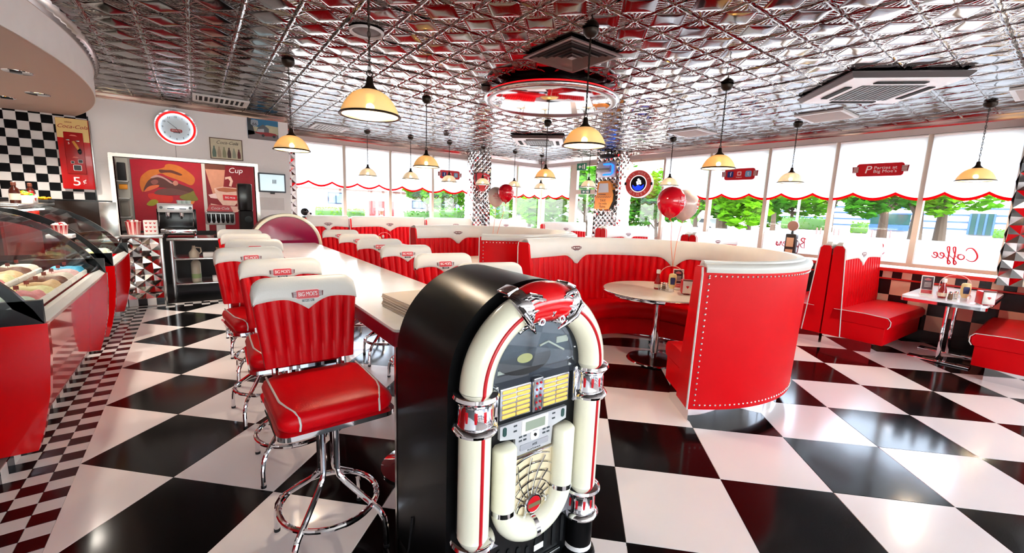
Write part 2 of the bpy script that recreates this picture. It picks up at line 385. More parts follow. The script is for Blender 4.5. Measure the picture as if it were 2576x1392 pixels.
for a, b in ((XL, -1.1), (-1.1, .45), (.45, 2), (2, 4), (4, 6), (6, 7.5)):  # unseen rear windows, added so daylight fills the room from behind
    WN += 1
    m = MB(); m.box(a, a+.04, YN-.1, YN-.03, .9, 2.63); m.box(b-.04, b, YN-.1, YN-.03, .9, 2.63); m.box(a, b, YN-.1, YN-.03, .9, .95); m.box(a, b, YN-.1, YN-.03, 2.58, 2.63)
    w = struct('window_%d' % WN, m, framem); MB().box(a+.04, b-.04, YN-.07, YN-.064, .95, 2.58).build('pane', GLASS, w, smooth=0)
# glazed exit door beside the right pillar
m = MB()
for y0, y1, z0, z1 in ((6.92, 6.99, 0, ZT), (7.6, 7.68, 0, ZT), (6.99, 7.6, 1.93, 2.03), (6.99, 7.6, 2.58, ZT), (6.99, 7.6, 0, .2)): m.box(XR+.02, XR+.1, y0, y1, z0, z1)
door = struct('door_1', m, framem)
MB().box(XR+.06, XR+.066, 6.99, 7.6, .2, 1.93).build('pane', GLASS, door, smooth=0)
MB().box(XR+.06, XR+.066, 6.99, 7.6, 2.03, 2.58).build('pane', GLASS, door, smooth=0)
MB().box(XR+.02, XR+.1, 7.68, 7.8, 0, ZT).build('door_post', framem, door, smooth=0)
# ------------------------------------------------------------------ quilted steel claddings
def quilt(w, h, c, relief=.02):
    """pyramid quilting on a w x h sheet, local x right, z up, y out towards -y"""
    m = MB(); nx, nz = max(1, round(w/c)), max(1, round(h/c)); cx, cz = w/nx, h/nz
    def tri(p): m.add(p, [(0, 1, 2)])
    for i in range(nx*2+1):
        for j in range(nz*2+1):
            if (i+j) % 2: continue
            x, z = i*cx/2, j*cz/2
            c4 = [(x-cx/2, z), (x, z-cz/2), (x+cx/2, z), (x, z+cz/2)]
            ins = [(a, b) for a, b in c4 if -1e-6 <= a <= w+1e-6 and -1e-6 <= b <= h+1e-6]
            tilt = random.uniform(-.008, .008), random.uniform(-.008, .008)
            apx = (x+tilt[0], -relief*(.8+.4*random.random()), z+tilt[1])
            apx = (min(w, max(0, apx[0])), apx[1], min(h, max(0, apx[2])))
            for k in range(4):
                a, b = c4[k], c4[(k+1) % 4]
                if a in ins and b in ins: tri([(a[0], 0, a[1]), (b[0], 0, b[1]), apx])
    return m
QM = mat('quilted_steel', (226, 224, 222), .08, 1, var=0)
def pillar(x0, x1, y0, y1, label, c, sides, z0=0, z1=ZC):
    t = thing('quilted_pillar', label, 'pillar', ((x0+x1)/2, (y0+y1)/2, 0))
    cx, cy = (x0+x1)/2, (y0+y1)/2
    MB().box(x0-cx, x1-cx, y0-cy, y1-cy, z0, z1).build('core', mat('pillar_core', (170, 160, 154), .5), t, smooth=0)
    for s in sides:
        if s == '-y': M = Matrix.Translation((x0-cx, y0-cy-.001, z0)); w = x1-x0
        elif s == '-x': M = Matrix.Translation((x0-cx-.001, y1-cy, z0)) @ Matrix.Rotation(-pi/2, 4, 'Z'); w = y1-y0
        elif s == '+y': M = Matrix.Translation((x1-cx, y1-cy+.001, z0)) @ Matrix.Rotation(pi, 4, 'Z'); w = x1-x0
        elif s == '+x': M = Matrix.Translation((x1-cx+.001, y0-cy, z0)) @ Matrix.Rotation(pi/2, 4, 'Z'); w = y1-y0
        quilt(w, z1-z0, c).build('quilted_sheet', QM, t, M, smooth=0)
    return t
pillar(5.22, 5.68, 8.62, YF+.1, 'mirror-bright quilted steel pillar between the far windows, hung with a red shield sign', .12, ('-y', '-x', '+x'), .9)
pillar(7.2, XR+.12, 6.04, 6.67, 'mirror-bright quilted steel pillar beside the glazed exit door, hung with an orange car door', .12, ('-x', '-y', '+y'), .9)
pillar(7.35, XR+.12, -.2, .555, 'quilted steel pillar at the right edge, next to the Coffee window', .2, ('-x', '+y'), .85)
pillar(1.241, 1.52, YF-.1, YF+.12, 'narrow quilted steel strip where the white wall meets the far windows', .14, ('-y',), .9)
# ------------------------------------------------------------------ cornices
def cornice(name, pts, h=.075, d=.05):
    """embossed metal strip under the ceiling along a list of plan points; the room lies to the left of the path"""
    m = MB()
    for (xa, ya), (xb, yb) in zip(pts[:-1], pts[1:]):
        a = Vector((xa, ya, 0)); b = Vector((xb, yb, 0)); L = (b-a).length; t = (b-a)/L; n = Vector((-t.y, t.x, 0)); k = max(1, int(L/.06))
        rings = []
        for i in range(k+1):
            q = a+t*(L*i/k); e = .006*(1 if i % 2 else -1)
            rings.append([q+Vector((0, 0, ZC)), q+n*(d+e)+Vector((0, 0, ZC)), q+n*(d*.8)+Vector((0, 0, ZC-h*.3)), q+n*(d*.45+e)+Vector((0, 0, ZC-h*.6)), q+n*(.012)+Vector((0, 0, ZC-h)), q+Vector((0, 0, ZC-h))])
        m.loft(rings)
    return struct(name, m, mat('cornice_tin', (196, 182, 176), .16, 1), smooth=20)
cornice('trim_2', [(XR, YN), (XR, YF)])
cornice('trim_3', [(XR, YF), (1.24, YF)])
cornice('trim_4', [(1.24, YB), (-1.15, YB)])
# ------------------------------------------------------------------ curved soffit over the counter
ZSF = 2.45; SFC, SFR = (-7.18, 5.3), 6.5
def sfx(y): return SFC[0]+sqrt(SFR**2-(y-SFC[1])**2)
ys = [YN+ (YB-YN)*i/60 for i in range(61)]
ys = [y for y in ys if abs(y-SFC[1]) < 4.2 and y > 1.2]+[YB]
edge = [(sfx(y), y) for y in ys]
m = MB()
rings = [[(XL, y, ZSF), (x, y, ZSF), (x, y, ZC+.02), (XL, y, ZC+.02)] for x, y in edge]
m.loft(rings)
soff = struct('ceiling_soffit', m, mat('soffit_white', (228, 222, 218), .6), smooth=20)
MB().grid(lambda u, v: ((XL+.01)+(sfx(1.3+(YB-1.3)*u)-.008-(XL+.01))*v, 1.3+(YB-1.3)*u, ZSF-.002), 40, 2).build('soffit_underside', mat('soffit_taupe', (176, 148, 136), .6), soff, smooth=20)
m = MB()
def sring(y, o):
    x = sfx(y); return (x+o, y)
rr = []
for k, y in enumerate([1.3+(YB-1.3)*i/110 for i in range(111)]):
    e = .006*(1 if k % 2 else -1); x = sfx(y)
    rr.append([(x, y, ZC), (x+.055+e, y, ZC), (x+.04, y, ZC-.03), (x+.02+e, y, ZC-.05), (x+.008, y, ZC-.08), (x, y, ZC-.08)])
m.loft(rr); struct('trim_5', m, MATS['cornice_tin'], smooth=20)
# ================================================================== upholstered backs
def vdip(s, hi, lo, half, side):               # lower edge of the white band: a V in the middle, a gentle droop at the sides
    u = abs(s-.5)*2
    if u < half: return lo+(hi-lo)*sin(pi/2*(u/half))
    return hi-(hi-side)*((u-half)/(1-half))**2
def back_red(mp, z0, ztop, t, nch, amp, per=6, nz=7):
    rings = []
    for i in range(nch*per+1):
        s = i/(nch*per); zt = ztop(s); b = amp*abs(sin(pi*nch*s))**.6
        r = []
        for k in range(nz+1):
            z = z0+(zt-z0)*k/nz; r.append(mp(s, z, t/2+b*min(1, 4*k/nz+.2)))
        r.append(mp(s, zt+.008, t*.2)); r.append(mp(s, zt+.008, -t*.2)); r.append(mp(s, zt-.005, -t/2)); r.append(mp(s, z0, -t/2))
        rings.append(r)
    return MB().loft(rings)
def back_cap(mp, zb, zbb, ztop, t, e, ns=40):
    rings = []
    for i in range(ns+1):
        s = i/ns; zt = ztop(s); h = t/2+e; z0 = min(zb(s), zt-.012)
        r = [mp(s, z0+.002, h-.02), mp(s, z0, h-.004), mp(s, z0+.006, h)]
        for k in range(1, 4): r.append(mp(s, z0+(zt-z0)*k/4, h))
        r += [mp(s, zt+.004, h*.9), mp(s, zt+.012+e, h*.55), mp(s, zt+.014+e, 0), mp(s, zt+.012+e, -h*.55), mp(s, zt+.004, -h*.9), mp(s, zt-.02, -h)]
        zz = min(zbb, zt-.025); r += [mp(s, zz, -h), mp(s, zz, -h+.015)]
        rings.append(r)
    return MB().loft(rings)
# ------------------------------------------------------------------ bar stool (seat faces local -y)
def make_stool():
    t = thing('bar_stool', '', 'bar stool', group='chrome bar stools at the long table')
    legs = []
    for sx in (-1, 1):
        for sy in (-1, 1):
            p = [(sx*.028, sy*.028, .63), (sx*.028, sy*.028, .36), (sx*.034, sy*.034, .325), (sx*.055, sy*.055, .295), (sx*.13, sy*.13, .215), (sx*.163, sy*.163, .18), (sx*.18, sy*.18, .14), (sx*.186, sy*.186, .09), (sx*.187, sy*.187, .012)]
            MB().tube(p, .0125, 10).build('leg', CHROME, t)
            MB().lathe([(.0135, 0), (.0135, .014)], 10, (sx*.187, sy*.187, 0)).build('foot_cap', MBLK, t)
    MB().tube([(.2*cos(a), .2*sin(a), .2) for a in [2*pi*i/40 for i in range(40)]], .0125, 10, closed=True).build('foot_ring', CHROME, t)
    MB().lathe([(.05, .6), (.05, .625), (.09, .64), (.09, .655)], 20).build('swivel_plate', CHROME, t)
    def srect(w0, w1, d0, d1, r, z, n=6):         # seat outline, back edge at +y
        o = [(-w1, d1), (w1, d1), (w0, d0), (-w0, d0)]
        return [(x, y, z) for x, y in rrect(-w0, w0, d0, d1, r, n)]
    rings = [srect(.195, .195, -.215, .225, .05, .662), srect(.212, .2, -.228, .235, .05, .68), srect(.216, .2, -.232, .237, .05, .705), srect(.208, .2, -.222, .23, .05, .728), srect(.185, .2, -.2, .21, .05, .741), srect(.13, .1, -.13, .13, .05, .748)]
    seat = MB().loft(rings).build('seat', RED, t, smooth=60)
    for sx in (-1, 1):
        MB().tube([(sx*.193, .222, .735), (sx*.193, .1, .738), (sx*.190, -.08, .740), (sx*.176, -.15, .742), (sx*.158, -.2, .738), (sx*.148, -.226, .722), (sx*.146, -.236, .7), (sx*.148, -.231, .675)], .0042, 6).build('piping', WHV, seat)
    MB().loft([srect(.204, .2, -.222, .232, .05, .648), srect(.222, .2, -.24, .245, .05, .645), srect(.222, .2, -.24, .245, .05, .664), srect(.2, .2, -.22, .23, .05, .666)]).build('seat_band', CHROME, t)
    for sx in (-1, 1):
        MB().tube([(sx*.15, .15, .655), (sx*.15, .245, .66), (sx*.15, .262, .69), (sx*.15, .285, .9)], .014, 8).build('back_post', CHROME, t)
    zb0, zh = .765, .375
    def mp(s, z, d):
        k = (z-zb0)/zh; w = .19+.04*k
        return ((s-.5)*2*w, .262+.06*k-d, z)
    def zt(s):
        r = .16; e = min(s, 1-s)
        return zb0+zh-.012-(0 if e > r else .07*(1-sqrt(max(0, 1-((r-e)/r)**2))))
    back_red(mp, zb0, lambda s: zt(s)-.012, .05, 8, .014).build('backrest', RED, t, smooth=60)
    back_cap(mp, lambda s: zb0+zh*vdip(s, .80, .665, .5, .765), zb0+zh*.78, zt, .05, .0175).build('white_band', WHV, t, smooth=50)
    c = Vector(mp(.5, zb0+zh*.845, .0437)); up = Vector((0, .06, zh))
    logo(t, face_M(c, (1, 0, 0), up), .135)
    return t
stool = make_stool()
def mface(x, y, turn=0): return Matrix.Translation((x, y, 0)) @ Matrix.Rotation(turn, 4, 'Z')
SIDE_L = [(.40, 1.84, .02), (.39, 2.58, -.03), (.34, 3.36, .12), (.39, 4.1, -.05), (.39, 4.86, -.05), (.39, 5.6, -.05)]
SIDE_R = [(1.45, 1.96, -.2), (1.45, 2.56, -.12), (1.44, 3.28, -.16), (1.44, 3.98, -.18), (1.45, 4.72, -.2), (1.46, 5.55, -.2)]
ORD = ['nearest the camera', 'second from the camera', 'third from the camera', 'fourth from the camera', 'fifth from the camera', 'farthest from the camera']
for k, (x, y, r) in enumerate(SIDE_L):
    lb = 'red and white bar stool in the row by the freezers, '+ORD[k]
    if k == 0: stool.matrix_local = mface(x, y, r); stool['label'] = lb
    else: copy_tree(stool, None, mface(x, y, r), lb)
for k, (x, y, r) in enumerate(SIDE_R):
    copy_tree(stool, None, mface(x, y, r), 'red and white bar stool in the row by the booths, '+ORD[k])
# ------------------------------------------------------------------ long bar table
ZTB = .99
t = thing('bar_table', 'long narrow white bar table with dark red edge between two rows of stools', 'table', (.925, 3.7, 0))
TX0, TX1, TY0, TY1 = -.29, .29, -2.05, 2.2
MB().prism(rrect(TX0+.003, TX1-.003, TY0+.003, TY1-.003, .03), ZTB-.012, ZTB, 'xy').build('tabletop', WLAM, t)
MB().prism(rrect(TX0, TX1, TY0, TY1, .03), ZTB-.075, ZTB-.012, 'xy').build('table_edge', mat('edge_maroon', (128, 8, 28), .35), t)
for y in (-1.55, 0, 1.9):
    MB().lathe([(.03, .05), (.03, ZTB-.075)], 16, (0, y, 0)).build('leg', CHROME, t)
    MB().lathe([(.19, 0), (.2, .004), (.2, .012), (.15, .022), (.06, .04), (.032, .06)], 32, (.025, y, 0)).build('foot_disc', CHROME, t)
MB().box(TX0+.01, TX0+.03, TY0+.02, TY0+.04, 0, ZTB-.075).build('end_leg', STEEL, t, smooth=0)
# stack of menus on it
for k in range(14):
    MB().rbox(-.11, .11, -.155, .155, 0, .0045, .001, 1).build('menu', mat('menu_paper_%d' % (k % 3), ((226, 214, 200), (206, 190, 172), (190, 172, 152))[k % 3], .6), None,
        Matrix.Translation((.86+random.uniform(-.004, .004), 1.96+random.uniform(-.004, .004), ZTB+.0047*k)) @ Matrix.Rotation(.05+random.uniform(-.03, .03), 4, 'Z'), smooth=0,
        label='menu in the stack on the near end of the long white table', cat='menu', group='stack of menus on the bar table')
# ------------------------------------------------------------------ round-topped cabinet at the far end of the table
t = thing('arched_cabinet', 'round-topped cabinet with cream rim and glossy plum front beyond the long table', 'cabinet', (.93, 6.12, 0))
R2 = .40; zc2 = .93
out = [(R2*cos(a), zc2+R2*sin(a)) for a in [pi*i/28 for i in range(29)]]
MB().prism([(-R2+.01, 0), (R2-.01, 0)]+[(x*.97, z) for x, z in out], .02, .5).build('body', mat('cabinet_brown', (46, 20, 12), .3), t, smooth=30)
MB().prism([(-R2+.02, .03), (R2-.02, .03)]+[(x*.94, zc2+(z-zc2)*.94) for x, z in out], -.004, .02).build('front_panel', mat('plum_gloss', (140, 22, 62), .12, coat=.5, var=.3, scale=2), t, smooth=30)
MB().tube([(-R2, .01, .02)]+[(x, .01, z) for x, z in out[::-1]]+[(R2, .01, .02)], .022, 8).build('rim', CREAM, t)
# ------------------------------------------------------------------ wall booth bench (faces local -y, aisle end at local x=0)
def make_bench(L, name, label, dark_end=True, nch=16, two=True):
    t = thing(name, label, 'bench', group='red booth benches along the windows')
    zt0 = 1.222
    def mp(s, z, d): return (.03+s*(L-.04), -.108+.055*(z-.45)/.75-d, z)
    def zt(s): return zt0-(0 if s > .05 else .03*(1-s/.05)**2)
    back_red(mp, .42, lambda s: zt0-.06, .05, nch, .02, 5).build('backrest', RED, t, smooth=60)
    back_cap(mp, lambda s: zt0-.165+(vdip(s, .80, .70, .3, .78)-.8)*1.0, .75, zt, .05, .023).build('white_band', WHV, t, smooth=50)
    MB().box(.03, L, -.05, -.002, .12, 1.1).build('back_frame', REDD, t, smooth=0)
    prof = [(-.20, .13), (-.175, .47), (-.125, 1.18), (-.10, 1.212), (-.03, 1.212), (-.004, 1.18), (-.004, .13)]
    MB().prism(prof, 0, .03, 'yz').build('end_panel', REDD, t)
    MB().tube([(-.003, y, z) for y, z in prof[:4]], .006, 6).build('piping', WHV, t)
    seat = [(-.62, .335), (-.64, .37), (-.64, .42), (-.61, .455), (-.4, .468), (-.1, .462), (-.08, .34)]
    rings = [[(x, y*(1 if abs(x-.0) > 1e-6 else .99)+(0 if 0 < k < 3 else .01), z) for y, z in seat] for k, x in enumerate((.0, .02, L-.03, L-.01))]
    sc = MB().loft(rings).build('seat_cushion', RED, t, smooth=40)
    MB().tube([(.004, y, z) for y, z in seat[:6]], .005, 6).build('piping', WHV, sc)
    MB().rbox(.01, L-.01, -.6, -.01, .13, .335, .012).build('seat_base', REDD, t)
    MB().box(.03, L-.01, -.5, -.01, 0, .13).build('toe_kick', CHROME, t, smooth=0)
    c = Vector(mp(.5, 1.105, .0493)); logo(t, face_M(c, (1, 0, 0), (0, .055, .75)), .15, True)
    return t
XA = 6.13; BL = XR-.02-XA
bench = make_bench(BL, 'booth_bench', 'red booth bench with white top facing the set table beside the Coffee window')
bench.matrix_local = Matrix.Translation((XA, 1.80, 0)) @ Matrix.Rotation(radians(-2.5), 4, 'Z')
def bplace(y, flip, label):
    M = Matrix.Translation((XA+(BL if flip else 0), y, 0)) @ Matrix.Rotation(pi if flip else 0, 4, 'Z')
    return copy_tree(bench, None, M, label)
# mirrored bench whose aisle end is at its own far end
bench_m = make_bench(BL, 'booth_bench', 'red booth bench cut off by the right edge of the picture')
def flip_tree(o):
    for c in [k for k in COL.objects if k.parent == o]:
        if c.name.startswith(('logo', 'lettering')): continue
        c.scale.x = -1; c.location.x = BL
flip_tree(bench_m)
bench_m.matrix_local = Matrix.Translation((XA+BL, -.08, 0)) @ Matrix.Rotation(pi, 4, 'Z')
def bplace_m(y, label): return copy_tree(bench_m, None, Matrix.Translation((XA+BL, y, 0)) @ Matrix.Rotation(pi, 4, 'Z'), label)
copy_tree(bench_m, None, Matrix.Translation((XA, 1.81, 0)) @ Matrix.Rotation(radians(-2.5), 4, 'Z') @ Matrix.Translation((BL, 0, 0)) @ Matrix.Rotation(pi, 4, 'Z'), 'red booth bench back to back with the bench beside the Coffee window')
WB = [3.68, 5.48, 7.25]
NB = ['second along the window wall', 'third along the window wall', 'fourth along the window wall']
for y, nm in zip(WB, NB):
    copy_tree(bench, None, Matrix.Translation((XA, y, 0)), 'white-topped red bench facing the camera, '+nm)
    if y < 7: bplace_m(y+.008, 'red bench facing away, '+nm)
# banquette along the far windows
FB = [(1.62, .80, 'short red banquette bench at the left end under the far windows'), (2.43, 1.6, 'red banquette bench under the far windows, behind the table with the orange bottle'),
      (4.04, 1.5, 'red banquette bench under the far windows, left of the red shield sign'), (5.56, 1.3, 'red banquette bench under the far windows, behind the balloons')]
for x, L, lb in FB:
    b = make_bench(L, 'banquette_bench', lb, nch=int(L*12)); b['group'] = 'banquette under the far windows'
    b.matrix_local = Matrix.Translation((x, YF-.12, 0))
# ------------------------------------------------------------------ horseshoe booths
def make_booth(label, loc):
    t = thing('horseshoe_booth', label, 'booth', loc, group='round horseshoe booths in the middle of the floor')
    AX = radians(100); A0, A1 = radians(-129), AX+.56/1.22      # an arc, then a straight arm
    def P(r, a, z):
        if a <= AX: return (r*cos(a), r*sin(a), z)
        e = (a-AX)*1.22
        return (r*cos(AX)-sin(AX)*e, r*sin(AX)+cos(AX)*e, z)
    def ang(s): return A0+s*(A1-A0)
    ZTOP = 1.165
    def mp(s, z, d): return P(1.10+.075*(z-.45)/.75-d, ang(s), z)
    n = 96
    def arc(prof, n=n, pad=0): return MB().loft([[P(r, A0-pad+(A1-A0+2*pad)*i/n, z) for r, z in prof] for i in range(n+1)])
    back_red(mp, .42, lambda s: ZTOP-.06, .05, 60, .022, 4, 6).build('backrest', RED, t, smooth=60)
    SL = .845                                               # where the badge sits along the arc
    def zb(s):
        k = (s-SL)*4.0+.5
        k = k-math.floor(k)
        return ZTOP-.165+(vdip(k, .80, .68, .3, .80)-.8)*1.0
    back_cap(mp, zb, ZTOP-.03, lambda s: ZTOP, .05, .026, 120).build('white_band', WHV, t, smooth=50)
    arc([(1.2, .13), (1.22, .13), (1.245, ZTOP-.05), (1.24, ZTOP-.01), (1.16, ZTOP-.01)]).build('outer_panel', REDD, t, smooth=40)
    arc([(1.14, ZTOP-.01), (1.255, ZTOP-.035), (1.262, ZTOP-.01), (1.258, ZTOP+.012), (1.23, ZTOP+.026), (1.16, ZTOP+.026), (1.13, ZTOP+.01)]).build('white_roll', WHV, t, smooth=60)
    for sg, nm in ((A0, 0), (A1, 1)):
        prof = [(.985, .13), (1.0, .5), (1.105, ZTOP-.02), (1.13, ZTOP+.0), (1.24, ZTOP+.0), (1.249, ZTOP-.05), (1.222, .13)]
        e = .02 if nm else -.02
        MB().loft([[P(r, sg, z) for r, z in prof], [P(r, sg+e, z) for r, z in prof]]).build('end_panel', REDD, t)
        MB().tube([P(r+.002, sg+e, z) for r, z in prof[4:]], .007, 6).build('piping', WHV, t)
    nails = MB()
    def nail(r, a, z):
        aa = min(a, AX); nails.lathe([(.0085, 0), (.0075, .004), (.003, .007)], 6, M=face_M(P(r, a, z), (-sin(aa), cos(aa), 0), (0, 0, 1)))
    nn = 140
    for i in range(nn+1):
        a = A0+.02+(A1-A0-.04)*i/nn; nail(1.2455, a, ZTOP-.058); nail(1.2215, a, .165)
    for sg in (A0+.02, A1-.02):
        for k in range(22): z = .2+k*.0425; nail(1.2205+.025*(z-.13)/.985, sg, z)
    nails.build('nailhead_trim', mat('nail_pewter', (226, 214, 206), .25, .8), t, kind='stuff')
    arc([(.61, .33), (.585, .37), (.59, .42), (.63, .455), (.8, .468), (1.06, .462), (1.07, .34)], 60).build('seat_cushion', RED, t, smooth=60)
    arc([(.65, .14), (.65, .33), (1.1, .33), (1.1, .14)], 60).build('seat_base', REDD, t, smooth=30)
    arc([(.75, 0), (.75, .14), (1.15, .14), (1.15, 0)], 80, -.015).build('toe_kick', CHROME, t, smooth=30)
    a = min(ang(SL), AX); c = Vector(mp(SL, ZTOP-.085, .0525))
    logo(t, face_M(c, (sin(a), -cos(a), 0), (0, 0, 1)), .16, True)
    return t
BA, BB = (3.54, 2.47), (3.50, 5.25)
make_booth('big red horseshoe booth with white rim and nailhead trim behind the cream jukebox', (*BA, 0))
make_booth('red horseshoe booth with white rim farther back, beside the long bar table', (*BB, 0))
def round_table(x, y, label, R=.57):
    t = thing('round_table', label, 'table', (x, y, 0), group='round pedestal tables in the booths')
    MB().lathe([(R-.01, .738), (R-.012, .745), (.02, .746)], 64).build('tabletop', mat('table_cream', (240, 226, 206), .25), t)
    MB().lathe([(R-.03, .705), (R, .707), (R+.003, .72), (R+.003, .735), (R-.01, .7405)], 64).build('chrome_edge', CHROME, t)
    MB().lathe([(.04, .03), (.038, .70), (.12, .705)], 20).build('pedestal', CHROME, t)
    MB().lathe([(.27, 0), (.275, .008), (.265, .018)], 40).build('base_rim', CHROME, t)
    MB().lathe([(.262, .017), (.1, .026), (.04, .032)], 40).build('base_plate', BLK, t)
round_table(3.76, 2.52, 'round cream table with chrome edge inside the near horseshoe booth')
round_table(3.5, 5.25, 'round cream table inside the farther horseshoe booth')
def wall_table(y, label):
    t = thing('booth_table', label, 'table', (6.78, y, 0), group='booth tables along the window wall')
    MB().prism(rrect(-.70, .68, -.315, .315, .05), .722, .745, 'xy').build('tabletop', mat('table_white', (240, 242, 246), .1), t)
    MB().prism(rrect(-.705, .685, -.32, .32, .05), .69, .722, 'xy').build('chrome_edge', CHROME, t)
    for x in (-.24, .3):
        MB().rbox(x-.055, x+.055, -.015, .015, .02, .69, .004).build('leg', CHROME, t)
        MB().rbox(x-.07, x+.07, -.25, .25, 0, .02, .005).build('base_plate', CHROME, t)
wall_table(.80, 'white booth table with chrome edge set with sauces beside the Coffee window')
wall_table(2.85, 'white booth table with chrome edge behind the near horseshoe booth, by the window wall')
wall_table(4.68, 'white booth table between the second and third window benches')
wall_table(6.45, 'white booth table between the third and fourth window benches')
def square_table(x, y, label):
    t = thing('cafe_table', label, 'table', (x, y, 0), group='tables in front of the far banquette')
    MB().prism(rrect(-.55, .55, -.35, .35, .04), .722, .75, 'xy').build('tabletop', WLAM, t)
    MB().prism(rrect(-.555, .555, -.355, .355, .04), .68, .722, 'xy').build('table_edge', CHROME, t)
    MB().rbox(-.04, .04, -.04, .04, .02, .69, .004).build('leg', CHROME, t); MB().rbox(-.3, .3, -.3, .3, 0, .02, .005).build('base_plate', CHROME, t)
square_table(2.75, 7.8, 'white cafe table with condiments in front of the far banquette, beyond the bar stools')
square_table(4.75, 7.85, 'white cafe table in front of the far banquette, behind the farther horseshoe booth')
# ================================================================== the jukebox (front faces local -y, front panel at y=0)
JB = thing('jukebox', 'cream and chrome jukebox with black body, red crown and glazed record window', 'jukebox', (.945, 1.11, 0))
JBLK = mat('juke_black', (10, 10, 11), .3, var=.3, scale=4, spec=.1)
ZA = .93; RB = .335
def archp(r, n=32, z0=.0, zc=ZA): return [(-r, z0), (r, z0)]+[(r*cos(pi*i/n), zc+r*sin(pi*i/n)) for i in range(n+1)]
MB().prism(archp(RB, z0=.1), .03, .455).build('body', JBLK, JB, smooth=30)
MB().prism(archp(.30, z0=.1), .0, .03).build('front_panel', mat('juke_front', (9, 10, 12), .3, spec=.3), JB, smooth=30)
MB().prism(archp(RB-.01, z0=.1), .455, .47).build('back_board', MBLK, JB, smooth=30)
# arch tube and pillars
RA, rt = .260, .054
arc_a = [pi*i/40 for i in range(41)]
tubeA = [(RA*cos(a), -.02, ZA+RA*sin(a)) for a in arc_a]
MB().tube(tubeA, rt, 16).build('arch_tube', CREAM, JB, smooth=60)
MB().tube([((RA+.002)*cos(a), -.02-rt+.002, ZA+(RA+.002)*sin(a)) for a in arc_a], .0065, 8).build('red_stripe', SIGNRED, JB)
for sx in (-1, 1):
    x = sx*RA
    pl = MB().lathe([(rt, .40), (rt, .80)], 20, (x, -.02, 0)).build('pillar', CREAM, JB)
    MB().tube([(x+sx*.002, -.02-rt+.002, .40), (x+sx*.002, -.02-rt+.002, .80)], .0065, 8).build('red_stripe', SIGNRED, pl)
    for z0 in (.79, .272):
        col = MB().lathe([(.06, z0), (.072, z0+.006), (.076, z0+.016), (.07, z0+.026), (.062, z0+.03), (.062, z0+.036), (.06, z0+.04), (.058, z0+.1), (.062, z0+.104), (.062, z0+.11), (.07, z0+.114), (.077, z0+.124), (.073, z0+.134), (.06, z0+.14)], 28, (x, -.02, 0)).build('collar', CHROME, JB, smooth=40)
        for k in range(7):
            a = pi+pi*k/6
            MB().rbox(-.006, .006, -.002, .004, -.02, .02, .003, 2).build('red_jewel', SIGNRED, col, Matrix.Translation((x+.0575*cos(a), -.02+.0575*sin(a), z0+.07)) @ Matrix.Rotation(a+pi/2, 4, 'Z'))
    MB().lathe([(.056, .15), (.056, .272)], 20, (x, -.02, 0)).build('black_sleeve', JBLK, JB)
    MB().lathe([(.05, .125), (.057, .13), (.057, .15)], 20, (x, -.02, 0)).build('white_cuff', SIGNWHITE, JB)
    MB().lathe([(.075, .0), (.075, .1), (.068, .12), (.05, .125)], 24, (x, -.02, 0)).build('pillar_foot', JBLK, JB)
MB().rbox(-.33, .33, -.06, .47, .0, .1, .012).build('base', JBLK, JB)
MB().tube([(-.19, -.065, .09), (-.1, -.075, .1), (0, -.08, .102), (.1, -.075, .1), (.19, -.065, .09)], .008, 8).build('base_moulding', mat('black_gloss2', (20, 20, 22), .15), JB)
# crown: red dome between two chrome scrolls
cr = [radians(69+42*i/14) for i in range(15)]
MB().tube([((RA+.006)*cos(a), -.022, ZA+(RA+.006)*sin(a)) for a in cr], [.062+.010*sin(pi*i/14) for i in range(15)], 18).build('red_crown', mat('crown_red', (226, 10, 20), .15, coat=.5), JB, smooth=60)
for sx in (-1, 1):
    def pol(r, deg, y): a = radians(90-sx*deg*1.0); return (r*cos(a), y, ZA+r*sin(a))
    s = MB()
    s.tube([pol(RA+.01, d, -.02) for d in (18, 21, 25, 28)], [.066, .07, .068, .062], 18)
    sc = s.build('chrome_scroll', CHROME, JB, smooth=50)
    MB().rbox(-.024, .024, -.03, .035, -.011, .011, .005, 2).build('scroll_block', CHROME, sc, Matrix.Translation(pol(RA+.074, 23, -.0)) @ Matrix.Rotation(sx*radians(23), 4, 'Y'))
    for k in range(5):
        b = 20-k*2.6
        MB().tube([pol(RA+.055-.012*k, 24, -.06-.006*k), pol(RA+.062-.014*k, b-2, -.078), pol(RA+.045-.016*k, b-9, -.084), pol(RA+.03-.016*k, b-10.5, -.08)], [.006, .008, .006, .0035], 8).build('feather', CHROME, sc)
    MB().tube([pol(RA+.055, 26, -.045), pol(RA+.02, 27, -.083), pol(RA-.02, 25.5, -.084), pol(RA-.055, 22, -.07), pol(RA-.085, 17, -.055)], [.012, .013, .012, .009, .004], 10).build('scroll_rib', CHROME, sc)
    MB().tube([pol(RA-.045+.01*cos(q), 12+3*sin(q), -.076) for q in [2*pi*i/10 for i in range(11)]], .005, 6).build('scroll_curl', CHROME, sc)
MB().tube([(.2*cos(a), -.035, ZA+.2*sin(a)) for a in [radians(58+64*i/12) for i in range(13)]], .006, 8).build('crown_trim', CHROME, JB)
